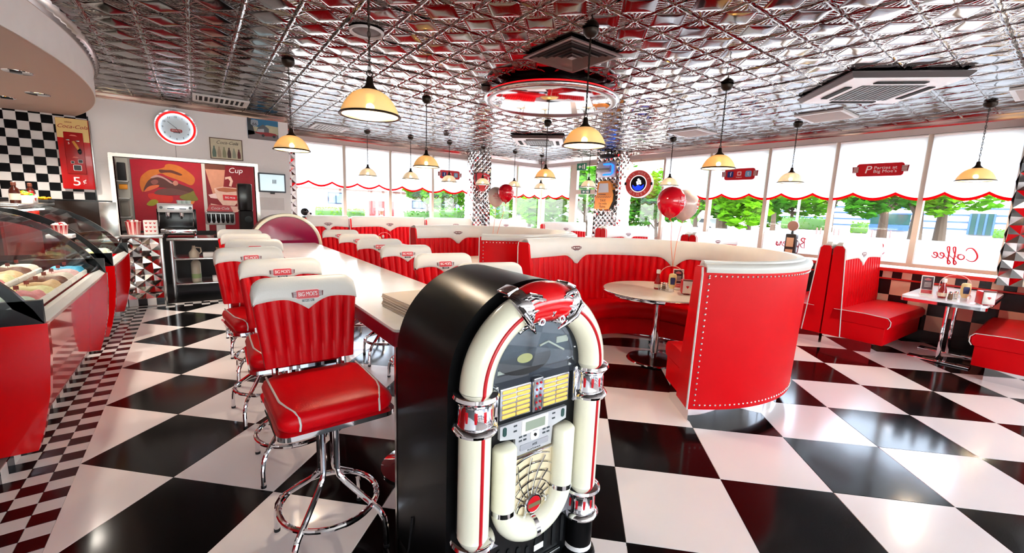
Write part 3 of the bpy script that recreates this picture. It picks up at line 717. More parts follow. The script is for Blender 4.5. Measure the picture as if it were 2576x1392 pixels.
# record window
wz = .935
win = MB().prism([(-.205, wz-.005), (.205, wz-.005)]+[(.205*cos(pi*i/24), wz+.205*sin(pi*i/24)) for i in range(25)], -.012, -.006)
wing = win.build('window_glass', thin_mat('juke_glass', (.7, .76, .8), .07), JB, smooth=0)
fr = MB()
o = [(.207*cos(pi*i/24), wz+.207*sin(pi*i/24)) for i in range(25)]; inn = [(.172*cos(pi*i/24), wz+.012+.172*sin(pi*i/24)) for i in range(25)]
for d0, d1 in ((-.011, -.003),):
    for i in range(24): fr.add([(o[i][0], d0, o[i][1]), (o[i+1][0], d0, o[i+1][1]), (inn[i+1][0], d0, inn[i+1][1]), (inn[i][0], d0, inn[i][1])], [(0, 1, 2, 3)])
fr.box(-.207, .207, -.0112, -.0104, wz-.03, wz+.014)
fr.build('window_border', mat('blue_black', (20, 26, 36), .2), JB, smooth=0)
for a in (20, 65, 115, 160): MB().sphere((.19*cos(radians(a)), -.014, wz+.19*sin(radians(a))), .005, 8, 6).build('screw', CHROME, JB)
for sx in (-1, 1): MB().sphere((sx*.19, -.014, wz-.015), .005, 8, 6).build('screw', CHROME, JB)
# hollow behind the glass with turntable (drawn out in front of the black panel as a shallow well)
MB().prism([(-.19, wz+.01), (.19, wz+.01)]+[(.19*cos(pi*i/20), wz+.01+.185*sin(pi*i/20)) for i in range(21)], -.003, -.0015).build('well_back', mat('well_grey', (26, 34, 38), .4, var=.6, scale=9), JB, smooth=0)
tt = MB().lathe([(.001, 0), (.12, 0), (.12, .003), (.001, .003)], 40).build('record', mat('record_black', (10, 10, 12), .25), JB, Matrix.Translation((-.055, -.004, wz+.06)) @ Matrix.Rotation(radians(82), 4, 'X') @ Matrix.Diagonal((1, .48, 1, 1)))
MB().lathe([(.001, .003), (.034, .003), (.034, .005), (.001, .005)], 24).build('record_label', mat('label_yellow', (222, 206, 120), .5), tt)
MB().tube([(.13, -.0065, wz+.06), (.05, -.008, wz+.105), (.01, -.0075, wz+.095)], .004, 8).build('tone_arm', mat('arm_cream', (224, 218, 190), .3), JB)
MB().rbox(.09, .15, -.0085, -.003, wz+.09, wz+.115, .003).build('arm_pivot', MATS['arm_cream'], JB)
MB().rbox(-.17, -.02, -.0075, -.003, wz+.018, wz+.032, .003).build('deck_edge', MATS['arm_cream'], JB)
# chrome uprights beside the title strips
for sx in (-1, 1): MB().rbox(sx*.192-.017, sx*.192+.017, -.03, 0, .785, .925, .006, 2).build('chrome_upright', CHROME, JB)
lock = MB().lathe([(.006, 0), (.006, .003)], 12, M=Matrix.Translation((.192, -.03, .825)) @ Matrix.Rotation(pi/2, 4, 'X')).build('lock', BLK, JB)
# title strips and buttons
for sx in (-1, 1):
    c = sx*.092
    pan = MB().rbox(c-.068, c+.068, -.016, 0, .79, .905, .004).build('title_panel', mat('silver_panel', (196, 196, 202), .2, .8), JB)
    ms = MB().rbox(-.0285, .0285, -.0015, .0015, -.006, .006, .0028, 2).mesh('title_strip', mat('strip_yellow', (250, 206, 96), .45), 30)
    for q in range(2):
        for k in range(6): obj('title_strip', ms, pan, Matrix.Translation((c+(-.031+.062*q), -.017, .803+k*.0178)))
MB().rbox(-.022, .022, -.026, 0, .79, .918, .004).build('button_bar', mat('silver_panel2', (170, 172, 180), .15, .9), JB)
for q in (-1, 1):
    for k in range(5): MB().lathe([(.0045, 0), (.0045, .002), (.003, .004)], 10, M=Matrix.Translation((q*.009, -.026, .803+k*.024)) @ Matrix.Rotation(pi/2, 4, 'X')).build('red_button', SIGNRED, JB)
# radio and disc player
rp = MB().prism([(-.155, .768), (.155, .768), (.155, .718), (.088, .704), (.084, .635), (-.084, .635), (-.088, .704), (-.155, .718)], -.014, 0).build('radio_panel', mat('radio_silver', (206, 204, 206), .3, .3), JB, smooth=0)
MB().rbox(-.062, .062, -.017, -.012, .71, .765, .003).build('display_bezel', SIGNWHITE, rp)
MB().box(-.046, .046, -.0178, -.017, .722, .757).build('display', mat('lcd', (150, 158, 140), .3), rp, smooth=0)
MB().prism(rrect(-.02, .02, .678, .715, .012), -.017, -.014).build('control_tongue', SIGNWHITE, rp)
MB().lathe([(.006, 0), (.006, .004)], 14, M=Matrix.Translation((0, -.017, .698)) @ Matrix.Rotation(pi/2, 4, 'X')).build('power_button', BLK, rp)
for sx in (-1, 1):
    MB().prism(rrect(sx*.136-.008, sx*.136+.008, .728, .762, .0078), -.016, -.013).build('slot_lamp', mat('slot_green', (44, 74, 70), .3), rp)
    for i, (dx, z) in enumerate(((.045, .705), (.065, .705), (.045, .69), (.065, .69), (.09, .735), (.09, .755))): MB().box(sx*dx-.007, sx*dx+.007, -.0155, -.013, z-.003, z+.003).build('key', mat('key_grey', (64, 70, 74), .4), rp, smooth=0)
MB().prism(rrect(-.066, .066, .65, .672, .003), -.0175, -.014).build('disc_tray', mat('tray_silver', (190, 190, 196), .25, .4), rp)
text('ACE', .012, MATS['key_grey'], rp, face_M((0, -.0178, .661), (1, 0, 0), (0, 0, 1)))
text('P L A T I N U M', .009, MATS['key_grey'], rp, face_M((0, -.0145, .642), (1, 0, 0), (0, 0, 1)))
# U tube, grille and badge
RU, ru, zu = .138, .044, .468
U = [(-RU, -.02, .69)]+[(-RU, -.02, zu+.05)]+[(-RU*cos(pi*i/24), -.02, zu-RU*sin(pi*i/24)) for i in range(25)]+[(RU, -.02, zu+.05), (RU, -.02, .69)]
MB().tube([(-RU, -.02, .70)]+U+[(RU, -.02, .70)], [.034]+[ru]*len(U)+[.034], 16).build('u_tube', CREAM, JB, smooth=60)
for sx in (-1, 1): MB().lathe([(ru+.003, -.009), (ru+.003, .009)], 20, (sx*RU, -.02, zu-.01)).build('tube_band', CHROME, JB)
MB().lathe([(ru+.003, -.009), (ru+.003, .009)], 20, M=Matrix.Translation((.0, -.02, zu-RU)) @ Matrix.Rotation(pi/2, 4, 'Y')).build('tube_band', CHROME, JB)
MB().prism([(-.1, .625), (.1, .625)]+[(.1*cos(-pi*i/16), zu+.1*sin(-pi*i/16)) for i in range(17)], -.006, -.001).build('grille_cloth', mat('grille_beige', (226, 208, 172), .7), JB, smooth=0)
for k in range(5):
    r = .075+.035*k
    MB().tube([(r*cos(a)*.95, -.012, .40+r*sin(a)) for a in [radians(20+140*i/12) for i in range(13)] if abs(r*cos(a)*.95) < .103], .0028, 6).build('grille_wire', CHROME, JB)
for k in range(7):
    d = -60+20*k
    e = [(sin(radians(d+q*6))*(.04+.05*q)*1.0, .415+cos(radians(d+q*6))*(.04+.05*q)) for q in range(6)]
    e = [p for p in e if abs(p[0]) < .1 and p[1] < .622]
    if len(e) > 1: MB().tube([(x, -.014, z) for x, z in e], .0028, 6).build('grille_wire', CHROME, JB)
MB().tube([(-.1, -.012, .622), (.1, -.012, .622)], .004, 6).build('grille_bar', CHROME, JB)
for sx in (-1, 1):
    MB().tube([(sx*(.05+.022*cos(q)), -.016, .40+.03*sin(q)) for q in [2*pi*i/14 for i in range(15)]], .005, 6).build('grille_scroll', CHROME, JB)
    MB().tube([(sx*.02, -.016, .37), (sx*.045, -.02, .355), (sx*.075, -.018, .385), (sx*.085, -.014, .42)], .006, 6).build('grille_scroll', CHROME, JB)
bd = MB().lathe([(.036, 0), (.04, .004), (.036, .009), (.03, .009)], 28, M=Matrix.Translation((.004, -.016, .42)) @ Matrix.Rotation(pi/2, 4, 'X')).build('badge_ring', CHROME, JB)
MB().lathe([(.033, .006), (.03, .011)], 28, M=Matrix.Translation((.004, -.016, .42)) @ Matrix.Rotation(pi/2, 4, 'X')).build('badge_disc', SIGNRED, bd)
MB().box(-.024, .032, -.029, -.027, .412, .428).build('badge_plate', mat('badge_gold', (190, 176, 130), .3, .8), bd, smooth=0)
# lower grille slots and corner plates
for k in range(9):
    x = -.18+k*.045
    h = .285-.06*max(0, 1-abs(x)/.16)
    MB().prism(rrect(x-.008, x+.008, .165, h, .0075), -.004, -.001).build('vent_slot', mat('slot_dark', (4, 4, 4), .8), JB)
for sx in (-1, 1):
    MB().prism([(sx*.205, .4), (sx*.205, .3), (sx*.14, .3), (sx*.175, .33)], -.006, 0).build('corner_plate', mat('corner_grey', (150, 146, 150), .3, .5), JB, smooth=0)
MB().rbox(-.17, .17, -.012, 0, .128, .148, .004).build('sill_bar', STEEL, JB)
MB().box(-.022, .022, -.068, -.066, .262, .285).build('price_tag', SIGNWHITE, JB, smooth=0)
MB().tube([(-.34, .3, .3), (-.345, .32, .15), (-.36, .36, .02), (-.37, .45, .006), (-.36, .52, .006)], .004, 6).build('power_cord', MBLK, JB)
# ================================================================== ice cream freezers
FRED = mat('freezer_red', (214, 6, 12), .12, coat=.5, var=.02)
FBLK = mat('freezer_black', (14, 20, 22), .2)
ARC = [(-.70, .80), (-.735, .88), (-.80, .985), (-.87, 1.07), (-.95, 1.15), (-1.05, 1.23), (-1.17, 1.30), (-1.32, 1.35), (-1.5, 1.37)]
FGLASS = thin_mat('freezer_glass', (.93, .96, .96), .10, .03)
def freezer(y0, y1, label, group='ice cream freezers of the counter'):
    t = thing('ice_cream_freezer', label, 'freezer', (-1.1, (y0+y1)/2, 0), group=group)
    X = lambda x: x+1.1
    h = (y1-y0)/2
    fin = [(-.79, .08), (-.755, .2), (-.715, .4), (-.695, .62), (-.69, .80), (-1.5, .80), (-1.5, .08), (-.88, .08)]
    for s in (-1, 1):
        y = s*h
        f = MB().prism([(X(a), b) for a, b in fin], y-.025*(1+s), y+.025*(1-s)).build('end_panel', FRED, t, smooth=20)
        # black arched side frame with a clear light in it
        inner = [(-1.06+(a+1.06)*.70, .93+(b-.86)*.66) for a, b in ARC]
        m = MB(); n = len(ARC)
        yy = (y-.03*(1+s)/2, y+.03*(1-s)/2)
        V = [(X(a), yy[0], b) for a, b in ARC]+[(X(a), yy[0], b) for a, b in inner]+[(X(a), yy[1], b) for a, b in ARC]+[(X(a), yy[1], b) for a, b in inner]
        F = []
        for i in range(n-1): F += [(i, i+1, n+i+1, n+i), (2*n+i, 3*n+i, 3*n+i+1, 2*n+i+1), (i, 2*n+i, 2*n+i+1, i+1), (n+i, n+i+1, 3*n+i+1, 3*n+i)]
        m.add(V, F)
        m.box(X(-1.5), X(-.70), yy[0], yy[1], .80, .93)
        m.build('side_frame', FBLK, t, smooth=20)
        MB().prism([(X(a), b) for a, b in inner]+[(X(-1.45), .93)], y-.004, y+.004).build('side_glass', FGLASS, t, smooth=0)
    MB().prism([(X(-.80), .78), (X(-.86), .10), (X(-1.5), .10), (X(-1.5), .78)], -h+.05, h-.05).build('front_panel', FRED, t, smooth=0)
    MB().prism([(X(-.74), .74), (X(-.70), .80), (X(-.735), .83), (X(-.80), .80), (X(-.80), .74)], -h+.05, h-.05).build('white_rail', mat('rail_white', (236, 232, 226), .3), t)
    g = MB().loft([[(X(a+.004), y, b+.004) for a, b in ARC] for y in (-h+.03, h-.03)], closed=False, caps=False)
    g.build('curved_glass', FGLASS, t, smooth=60)
    MB().box(X(-1.5), X(-.86), -h+.05, h-.05, .78, .80).build('deck', mat('deck_steel', (176, 172, 166), .3, .6), t, smooth=0)
    MB().box(X(-1.42), X(-1.40), -h+.05, h-.05, .80, 1.3).build('back_panel', mat('freezer_back', (178, 26, 16), .3, var=.3, scale=3), t, smooth=0)
    MB().rbox(X(-1.62), X(-1.28), -h, h, 1.36, 1.395, .01).build('top_shelf', STEEL, t)
    MB().box(X(-1.385), X(-1.355), -h+.06, h-.06, 1.315, 1.33).build('added_fill_strip', mat('added_fill_glow', (255, 250, 240), .4, emit=(255, 248, 236), estr=1.6), t, smooth=0)  # glowing strip added under the shelf to brighten the tubs
    MB().box(X(-1.62), X(-1.5), -h, h, .1, 1.36).build('service_back', STEEL, t, smooth=0)
    return t
freezer(3.3, 5.32, 'red ice cream freezer with curved glass nearest the camera')
freezer(5.76, 7.02, 'smaller red freezer with curved glass, nearer the doorway')
# corner of the next unit and the tiled kerb
t = thing('red_counter', 'dark red counter front cut off by the left edge, before the freezers', 'counter', (-1.2, 2.3, 0))
MB().rbox(-.3, .27, -1.1, .93, .1, .8, .01).build('front_panel', mat('counter_red', (150, 6, 12), .25), t)
MB().rbox(-.35, .3, -1.1, .93, .8, .84, .01).build('worktop', STEEL, t)
t = thing('tiled_kerb', 'low black and white tiled kerb under the freezers', 'kerb', (-.95, 4.4, 0))
MB().box(-.3, .045, -3.2, 2.6, 0, .075).build('core', mat('kerb_core', (120, 114, 110), .6), t, smooth=0)
km = {c: MB().rbox(0, .006, .001, .099, 0, .073, .001, 1).mesh('kerb_tile', MATS[n], 0) for c, n in ((0, 'mosaic_white'), (1, 'mosaic_black'))}
for k in range(46): obj('kerb_tile', km[k % 2], t, Matrix.Translation((.045, -2.04+k*.1, 0)))
# ice cream tubs
def mound(L, W, H, seed):
    rnd = random.Random(seed); ph = [(rnd.uniform(8, 26), rnd.uniform(8, 26), rnd.uniform(0, 6)) for _ in range(4)]
    def f(u, v):
        x, y = (u-.5)*L, (v-.5)*W; e = min(u, 1-u, v, 1-v)
        b = sum(sin(a*x*2+c)*cos(b_*y*2+c) for a, b_, c in ph)/4
        return (x, y, H*(min(1, e*6)**.5)*(.75+.35*b))
    return MB().grid(f, 16, 14)
FL = [('vanilla', (246, 232, 196)), ('strawberry', (240, 190, 186)), ('toffee', (222, 186, 134)), ('mint', (206, 226, 204)), ('blue bubblegum', (70, 168, 206)), ('chocolate', (112, 70, 48)), ('raspberry ripple', (236, 150, 150)), ('honeycomb', (240, 206, 130)), ('cookie', (216, 204, 186)), ('lemon', (248, 238, 170))]
fi = 0
for r, x in enumerate((-.93, -1.2)):
    for k in range(9):
        y = 3.5+k*.205
        nm, c = FL[(k*3+r*4) % len(FL)]
        pos = ('front' if r == 0 else 'back')+' row of the near freezer, number %d from the camera' % (k+1)
        tb = thing('ice_cream_tub', nm+' ice cream tub, '+pos, 'ice cream', (x, y, .80+.03*r), group='ice cream tubs in the freezer')
        MB().rbox(-.12, .12, -.098, .098, 0, .045, .008, 1).build('tub', mat('tub_white', (236, 232, 224), .3), tb)
        ic = mound(.22, .18, .055, fi).build('ice_cream', mat('ice_'+nm.replace(' ', '_'), c, .6, var=.25, scale=40, bump=.3, bscale=60), tb, Matrix.Translation((0, 0, .04)), smooth=80); fi += 1
        MB().box(-.012, .012, -.001, .001, .1, .125).box(-.001, .001, -.001, .001, .05, .1).build('flavour_tag', mat('tag_brown', (124, 44, 34), .5), tb, smooth=0)
for k in range(5):
    nm, c = FL[(k*3+1) % len(FL)]
    tb = thing('ice_cream_tub', nm+' ice cream tub in the smaller freezer, number %d from the camera' % (k+1), 'ice cream', (-.95, 5.95+k*.21, .80), group='ice cream tubs in the freezer')
    MB().rbox(-.12, .12, -.098, .098, 0, .045, .008, 1).build('tub', MATS['tub_white'], tb)
    mound(.22, .18, .055, fi).build('ice_cream', mat('ice_'+nm.replace(' ', '_'), c), tb, Matrix.Translation((0, 0, .04)), smooth=80); fi += 1
# sweets and bottles on the freezer tops
def bottle(name, loc, prof, m, label, cat='bottle', capm=None, cap=None, labm=None, lab=None, group=None):
    t = thing(name, label, cat, loc, group=group)
    MB().lathe(prof, 18).build('bottle_body', m, t, smooth=50)
    if cap: MB().lathe(cap, 16).build('cap', capm, t)
    if lab: MB().lathe(lab, 18).build('paper_label', labm, t)
    return t
ZFT = 1.395
choc = mat('chocolate_sauce', (70, 26, 16), .2)
for k, (y, lb) in enumerate(((6.05, 'brown chocolate sauce bottle on the smaller freezer, nearest the camera'), (6.55, 'brown chocolate sauce bottle on the smaller freezer, behind the sweet box'))):
    bottle('sauce_bottle', (-1.36, y, ZFT), [(.035, 0), (.037, .01), (.037, .11), (.03, .135), (.016, .15), (.014, .17)], choc, lb, capm=mat('cap_brown', (120, 60, 40), .4), cap=[(.018, .165), (.018, .195), (.008, .2)], labm=mat('label_cream', (236, 214, 190), .5), lab=[(.0378, .03), (.0378, .09)])
t = thing('sweet_box', 'white counter box with red badge, heaped with bright sweets, on the smaller freezer', 'box', (-1.36, 6.3, ZFT))
MB().rbox(-.08, .08, -.09, .09, 0, .075, .004).build('carton', mat('carton_white', (240, 232, 226), .5), t)
MB().prism([(-.03, .05), (.03, .05), (0, .02)], -.082, -.08, 'yz', M=Matrix.Translation((.162, 0, 0))).build('red_badge', SIGNRED, t, smooth=0)
swc = [mat('sweet_%d' % i, c, .25) for i, c in enumerate(((250, 150, 20), (70, 200, 60), (250, 210, 30), (230, 40, 40)))]
for k in range(26):
    MB().sphere((0, 0, 0), .016, 8, 6, (1.3, 1, .8)).build('sweet', swc[k % 4], t, Matrix.Translation((random.uniform(-.06, .06), random.uniform(-.07, .07), .08+random.uniform(0, .03))) @ Matrix.Rotation(random.uniform(0, 3), 4, 'Z'))
t = thing('sweet_tray', 'black tray of orange and yellow sweets on the smaller freezer, beside the box', 'tray', (-1.36, 6.85, ZFT))
MB().rbox(-.09, .09, -.13, .13, 0, .03, .006).build('tray', MBLK, t)
for k in range(24): MB().sphere((0, 0, 0), .018, 8, 6, (1.3, 1, .7)).build('sweet', swc[(0, 2, 0)[k % 3]], t, Matrix.Translation((random.uniform(-.07, .07), random.uniform(-.11, .11), .035+random.uniform(0, .02))) @ Matrix.Rotation(random.uniform(0, 3), 4, 'Z'))
def striped_tub(name, loc, label, R=.055, H=.085, tray=True):
    t = thing(name, label, 'candy tub', loc)
    MB().lathe([(R*.8, 0), (R, H), (R*1.05, H), (R*1.05, H-.004)], 20).build('tub', mat('tub_pink', (240, 196, 186), .4), t)
    for k in range(10):
        a = 2*pi*k/10; MB().add([(R*.805*cos(a-.14), R*.805*sin(a-.14), .003), (R*.805*cos(a+.14), R*.805*sin(a+.14), .003), (R*1.008*cos(a+.14), R*1.008*sin(a+.14), H-.002), (R*1.008*cos(a-.14), R*1.008*sin(a-.14), H-.002)], [(0, 1, 2, 3)]).build('stripe', SIGNRED, t, smooth=0)
    for k in range(16):
        a = random.uniform(0, 6.28); r = R*.75*sqrt(random.random()); MB().sphere((0, 0, 0), .012, 7, 5, (1.5, 1, 1)).build('sweet', (SIGNWHITE, SIGNRED)[k % 2], t, Matrix.Translation((r*cos(a), r*sin(a), H+random.uniform(0, .014))) @ Matrix.Rotation(random.uniform(0, 3), 4, 'Z'))
    return t
t = thing('tub_stand', 'slim black stand with white tray between the two freezers', 'stand', (-1.0, 5.55, 0))
MB().rbox(-.1, .1, -.1, .1, 0, .02, .005).build('foot', MBLK, t); MB().lathe([(.015, .02), (.015, 1.10)], 10).build('post', MBLK, t)
MB().rbox(-.085, .085, -.075, .075, 1.10, 1.135, .006).build('tray', SIGNWHITE, t)
striped_tub('candy_tub', (-1.0, 5.55, 1.135), 'red striped paper tub of sweets on the stand between the freezers')
# ================================================================== quilted return counter in the doorway
t = thing('quilted_counter', 'low counter clad in quilted steel filling the left of the doorway', 'counter', (-.61, 7.6, 0))
MB().box(-.2, .2, .03, .4, 0, .94).build('carcass', STEEL, t, smooth=0)
quilt(.38, .84, .155, .018).build('quilted_sheet', QM, t, Matrix.Translation((-.2, .03, .1)), smooth=0)
MB().rbox(-.215, .225, -.005, .4, .94, .985, .006).build('worktop', STEEL, t)
MB().rbox(.18, .215, -.012, .06, 0, .94, .004).build('corner_trim', STEEL, t)
ck = {c: MB().rbox(0, .096, -.006, 0, 0, .098, .001, 1).mesh('kerb_tile', MATS[n], 0) for c, n in ((0, 'mosaic_white'), (1, 'mosaic_black'))}
for k in range(4): obj('kerb_tile', ck[k % 2], t, Matrix.Translation((-.2+k*.097, .029, 0)))
t = thing('quilted_cabinet', 'low quilted steel cabinet facing the aisle between the smaller freezer and the wall', 'cabinet', (-.84, 7.34, 0))
MB().box(-.3, 0, -.3, .28, 0, .94).build('carcass', STEEL, t, smooth=0)
quilt(.56, .84, .155, .018).build('quilted_sheet', QM, t, Matrix.Translation((.001, -.29, .1)) @ Matrix.Rotation(pi/2, 4, 'Z'), smooth=0)
MB().rbox(-.32, .02, -.3, .28, .94, .97, .005).build('worktop', STEEL, t)
striped_tub('candy_jar', (-.70, 7.78, .985), 'tall jar of orange sweets with red and white wrappers on the quilted counter', .085, .17)
t = thing('heart_box', 'white paper box printed with red hearts on the quilted counter', 'box', (-.515, 7.78, .985))
MB().rbox(-.075, .075, -.06, .06, 0, .19, .004).build('carton', MATS['carton_white'], t)
for i in range(3):
    for j in range(3): MB().prism([(-.016, .008), (-.008, .014), (0, .008), (.008, .014), (.016, .008), (0, -.012)], -.0615, -.0605, M=Matrix.Translation((-.045+i*.045, 0, .04+j*.055))).build('heart', SIGNRED, t, smooth=0)
# ================================================================== kitchen
t = thing('steel_table', 'steel prep table with two shelves standing in the kitchen doorway', 'table', (.2, 8.25, 0))
MB().rbox(-.57, .9, -.32, .32, .87, .91, .006).build('worktop', STEEL, t)
for z in (.58, .2): MB().rbox(-.53, .88, -.29, .29, z, z+.025, .005).build('shelf', STEEL, t)
for x in (-.52, .87):
    for y in (-.29, .29): MB().lathe([(.012, 0), (.022, .05), (.022, .87)], 10, (x, y, 0)).build('leg', STEEL, t)
t = thing('coffee_machine', 'steel and black two-group espresso machine on the kitchen table', 'coffee machine', (-.23, 8.22, .91))
MB().rbox(-.235, .235, -.02, .2, .05, .42, .01).build('body', BLK, t)
MB().rbox(-.215, .2, -.2, .02, .37, .5, .012).build('top_panel', mat('machine_silver', (214, 214, 212), .3, .5), t)
MB().rbox(-.2, .225, -.2, -.0, .06, .13, .01).build('drip_tray', CHROME, t)
for x in (-.17, .17): MB().lathe([(.02, 0), (.02, .01)], 14, M=Matrix.Translation((x, -.2, .44)) @ Matrix.Rotation(pi/2, 4, 'X')).build('dial', BLK, t)
MB().box(-.1, -.02, -.202, -.2, .42, .432).build('key_strip', mat('strip_navy', (40, 50, 80), .4), t, smooth=0); MB().box(.04, .12, -.202, -.2, .42, .432).build('key_strip', MATS['strip_navy'], t, smooth=0)
for x in (-.1, .06): MB().lathe([(.03, .31), (.03, .37)], 14, (x, -.12, 0)).build('group_head', CHROME, t); MB().tube([(x, -.12, .315), (x, -.24, .29)], .012, 8).build('portafilter', BLK, t)
for x in (-.2, .2): MB().tube([(x, -.14, .38), (x, -.2, .28), (x-.01, -.18, .17)], .006, 6).build('steam_wand', CHROME, t)
for x in (-.2, .2):
    for y in (-.15, .15): MB().lathe([(.015, 0), (.015, .06)], 8, (x, y, 0)).build('foot', CHROME, t)
for k in range(6): MB().lathe([(.028, 0), (.035, .05), (.033, .05)], 14, (.04+.055*(k % 3), .02+.06*(k//3), .5)).build('cup', mat('cup_pale', (200, 214, 206), .3), t)
t = thing('drinks_dispenser', 'red and silver soft drinks dispenser on a white column', 'dispenser', (.31, 8.2, .91))
MB().rbox(-.06, .06, -.04, .08, .0, .2, .01).build('column', SIGNWHITE, t)
MB().rbox(-.1, .13, -.12, .12, 0, .03, .005).build('drip_base', BLK, t)
MB().rbox(-.195, .195, -.1, .12, .19, .40, .03, 3).build('head', mat('head_silver', (190, 188, 188), .3, .5), t)
MB().prism([(-.17, .40), (.17, .40), (.13, .495), (-.13, .495)], -.11, .06).build('red_hood', SIGNRED, t)
text('Coca-Cola', .055, SIGNWHITE, t, face_M((0, -.1115, .447), (1, 0, 0), (0, 0, 1)), shear=.25)
for k in range(6): MB().lathe([(.012, .22), (.024, .26), (.024, .36)], 10, (-.15+k*.06, -.115, 0)).build('tap', BLK, t)
t = thing('coffee_grinder', 'tall black coffee grinder at the right jamb of the kitchen doorway', 'grinder', (.66, 8.3, .91))
MB().rbox(-.09, .1, -.12, .12, 0, .42, .02).build('body', MBLK, t); MB().rbox(-.1, .1, -.14, .1, .42, .85, .02).build('hopper', mat('smoked_plastic', (30, 28, 28), .2), t)
MB().lathe([(.055, 0), (.055, .01)], 24, M=Matrix.Translation((.03, -.125, .28)) @ Matrix.Rotation(pi/2, 4, 'X')).build('dial', BLK, t)
t = thing('sauce_jug', 'pale plastic jug with handle on the upper shelf of the steel table', 'jug', (-.06, 8.12, .605))
MB().lathe([(.06, 0), (.065, .02), (.065, .07), (.03, .12), (.02, .17), (.022, .175)], 18).build('jug_body', mat('jug_plastic', (206, 190, 170), .5), t); MB().tube([(.025, 0, .15), (.085, 0, .14), (.09, 0, .08), (.063, 0, .05)], .01, 8).build('handle', MATS['jug_plastic'], t)
t = thing('bottle_crate', 'brown divided crate on the upper shelf of the steel table', 'crate', (.42, 8.15, .605))
MB().box(-.2, .2, -.15, .15, 0, .02).box(-.2, .2, -.15, -.14, .02, .15).box(-.2, .2, .14, .15, .02, .15).box(-.2, -.19, -.14, .14, .02, .15).box(.19, .2, -.14, .14, .02, .15).build('crate_shell', mat('crate_brown', (140, 112, 92), .6), t, smooth=0)
for k in range(6): MB().rbox(-.02, .02, -.005, .005, -.03, .03, .003).build('crate_hole', MBLK, t, Matrix.Translation((-.15+k*.06, -.151, .1)))
bottle('syrup_bottle', (-.05, 8.15, .225), [(.06, 0), (.063, .01), (.063, .28), (.05, .31), (.03, .33)], mat('syrup_pale', (196, 186, 168), .4), 'tall pale syrup bottle on the lower shelf of the steel table', labm=mat('label_green', (150, 170, 120), .5), lab=[(.064, .05), (.064, .12)])
t = thing('white_tray', 'long white tray on the lower shelf of the steel table', 'tray', (.4, 8.15, .225)); MB().rbox(-.25, .25, -.15, .15, 0, .06, .01).build('tray_body', SIGNWHITE, t)
t = thing('white_tub', 'small white tub on the upper shelf, beside the pale jug', 'tub', (.12, 8.1, .605)); MB().rbox(-.07, .07, -.06, .06, 0, .075, .01).build('tub_body', SIGNWHITE, t)
# shelf unit at the left of the kitchen
t = thing('wall_rack', 'narrow wall rack with a black scale and jars at the left of the kitchen', 'rack', (-.86, 9.3, 0))
MB().box(-.12, .02, .1, .12, 1.0, 2.1).build('back_plate', mat('rack_grey', (170, 166, 156), .5), t, smooth=0)
for z in (1.15, 1.45, 1.72): MB().box(-.12, .02, -.05, .1, z, z+.015).build('shelf', STEEL, t, smooth=0)
MB().rbox(-.1, .0, -.02, .07, 1.74, 2.02, .01).build('black_scale', MBLK, t); MB().rbox(-.1, .0, -.02, .07, 1.6, 1.68, .01).build('amber_box', mat('amber', (220, 140, 30), .4), t); MB().rbox(-.1, .0, -.02, .07, 1.17, 1.42, .01).build('jar_box', mat('jar_grey', (120, 114, 104), .4), t)
# ------------------------------------------------------------------ posters on the kitchen wall
YP = 9.44
def flat(parent, name, pts, m, lay, px=True):
    """a printed shape on a flat sheet at y=YP; px: outline given as photo pixels"""
    q = [at(x, y, Y=YP) for x, y in pts] if px else None
    return MB().prism([(p.x-parent.location.x, p.z-parent.location.z) for p in q], -.002-lay*.0012, -.001-lay*.0012, M=Matrix.Translation((0, 0, 0))).build(name, m, parent, smooth=0)
pr_ = lambda n, c: mat('print_'+n, c, .45, var=.18, scale=14)
bp = thing('burger_poster', 'red poster of a stacked cheeseburger on the kitchen wall', 'poster', (-.35, YP, 1.5))
flat(bp, 'sheet', [(326, 400), (504, 400), (524, 600), (346, 600)], pr_('crimson', (170, 6, 34)), 0)
def spl(pts, n=5):                                # closed smooth outline
    out = []; m = len(pts); V = [Vector(p) for p in pts]
    for i in range(m):
        p0, p1, p2, p3 = V[i-1], V[i], V[(i+1) % m], V[(i+2) % m]
        for k in range(n):
            u = k/n; q = .5*((2*p1)+(p2-p0)*u+(2*p0-5*p1+4*p2-p3)*u*u+(3*p1-p0-3*p2+p3)*u**3); out.append((q.x, q.y))
    return out
def bgr(name, pts, c, lay): flat(bp, name, spl([(320+x/5.6, 395+y/5.6) for x, y in pts]), pr_(name, c), lay)
bgr('bun_top', [(180, 330), (200, 270), (260, 215), (330, 180), (440, 170), (520, 145), (540, 110), (600, 100), (720, 125), (850, 200), (940, 280), (950, 350), (900, 400), (800, 360), (700, 320), (560, 270), (480, 235), (400, 260), (330, 330), (240, 440), (230, 490), (205, 480), (180, 400)], (196, 104, 26), 1)
bgr('bun_shadow', [(450, 180), (560, 185), (640, 190), (770, 245), (740, 262), (620, 225), (540, 222), (470, 225)], (92, 34, 14), 2)
bgr('patty', [(235, 450), (300, 330), (430, 265), (520, 280), (620, 330), (760, 390), (920, 450), (930, 490), (880, 500), (700, 470), (560, 440), (420, 430), (300, 460), (250, 490)], (84, 38, 30), 2)
bgr('meat_chunk', [(330, 350), (380, 320), (430, 330), (430, 370), (370, 390)], (136, 74, 66), 3)
bgr('meat_chunk_pale', [(640, 370), (670, 335), (710, 350), (715, 390), (670, 405)], (188, 120, 100), 3)
bgr('lower_patty', [(380, 510), (450, 460), (600, 440), (720, 460), (880, 505), (885, 550), (720, 540), (560, 540), (430, 530)], (104, 58, 52), 4)
bgr('bacon', [(330, 290), (400, 255), (470, 265), (560, 310), (640, 370), (610, 372), (520, 312), (430, 285), (350, 300)], (186, 134, 128), 4)
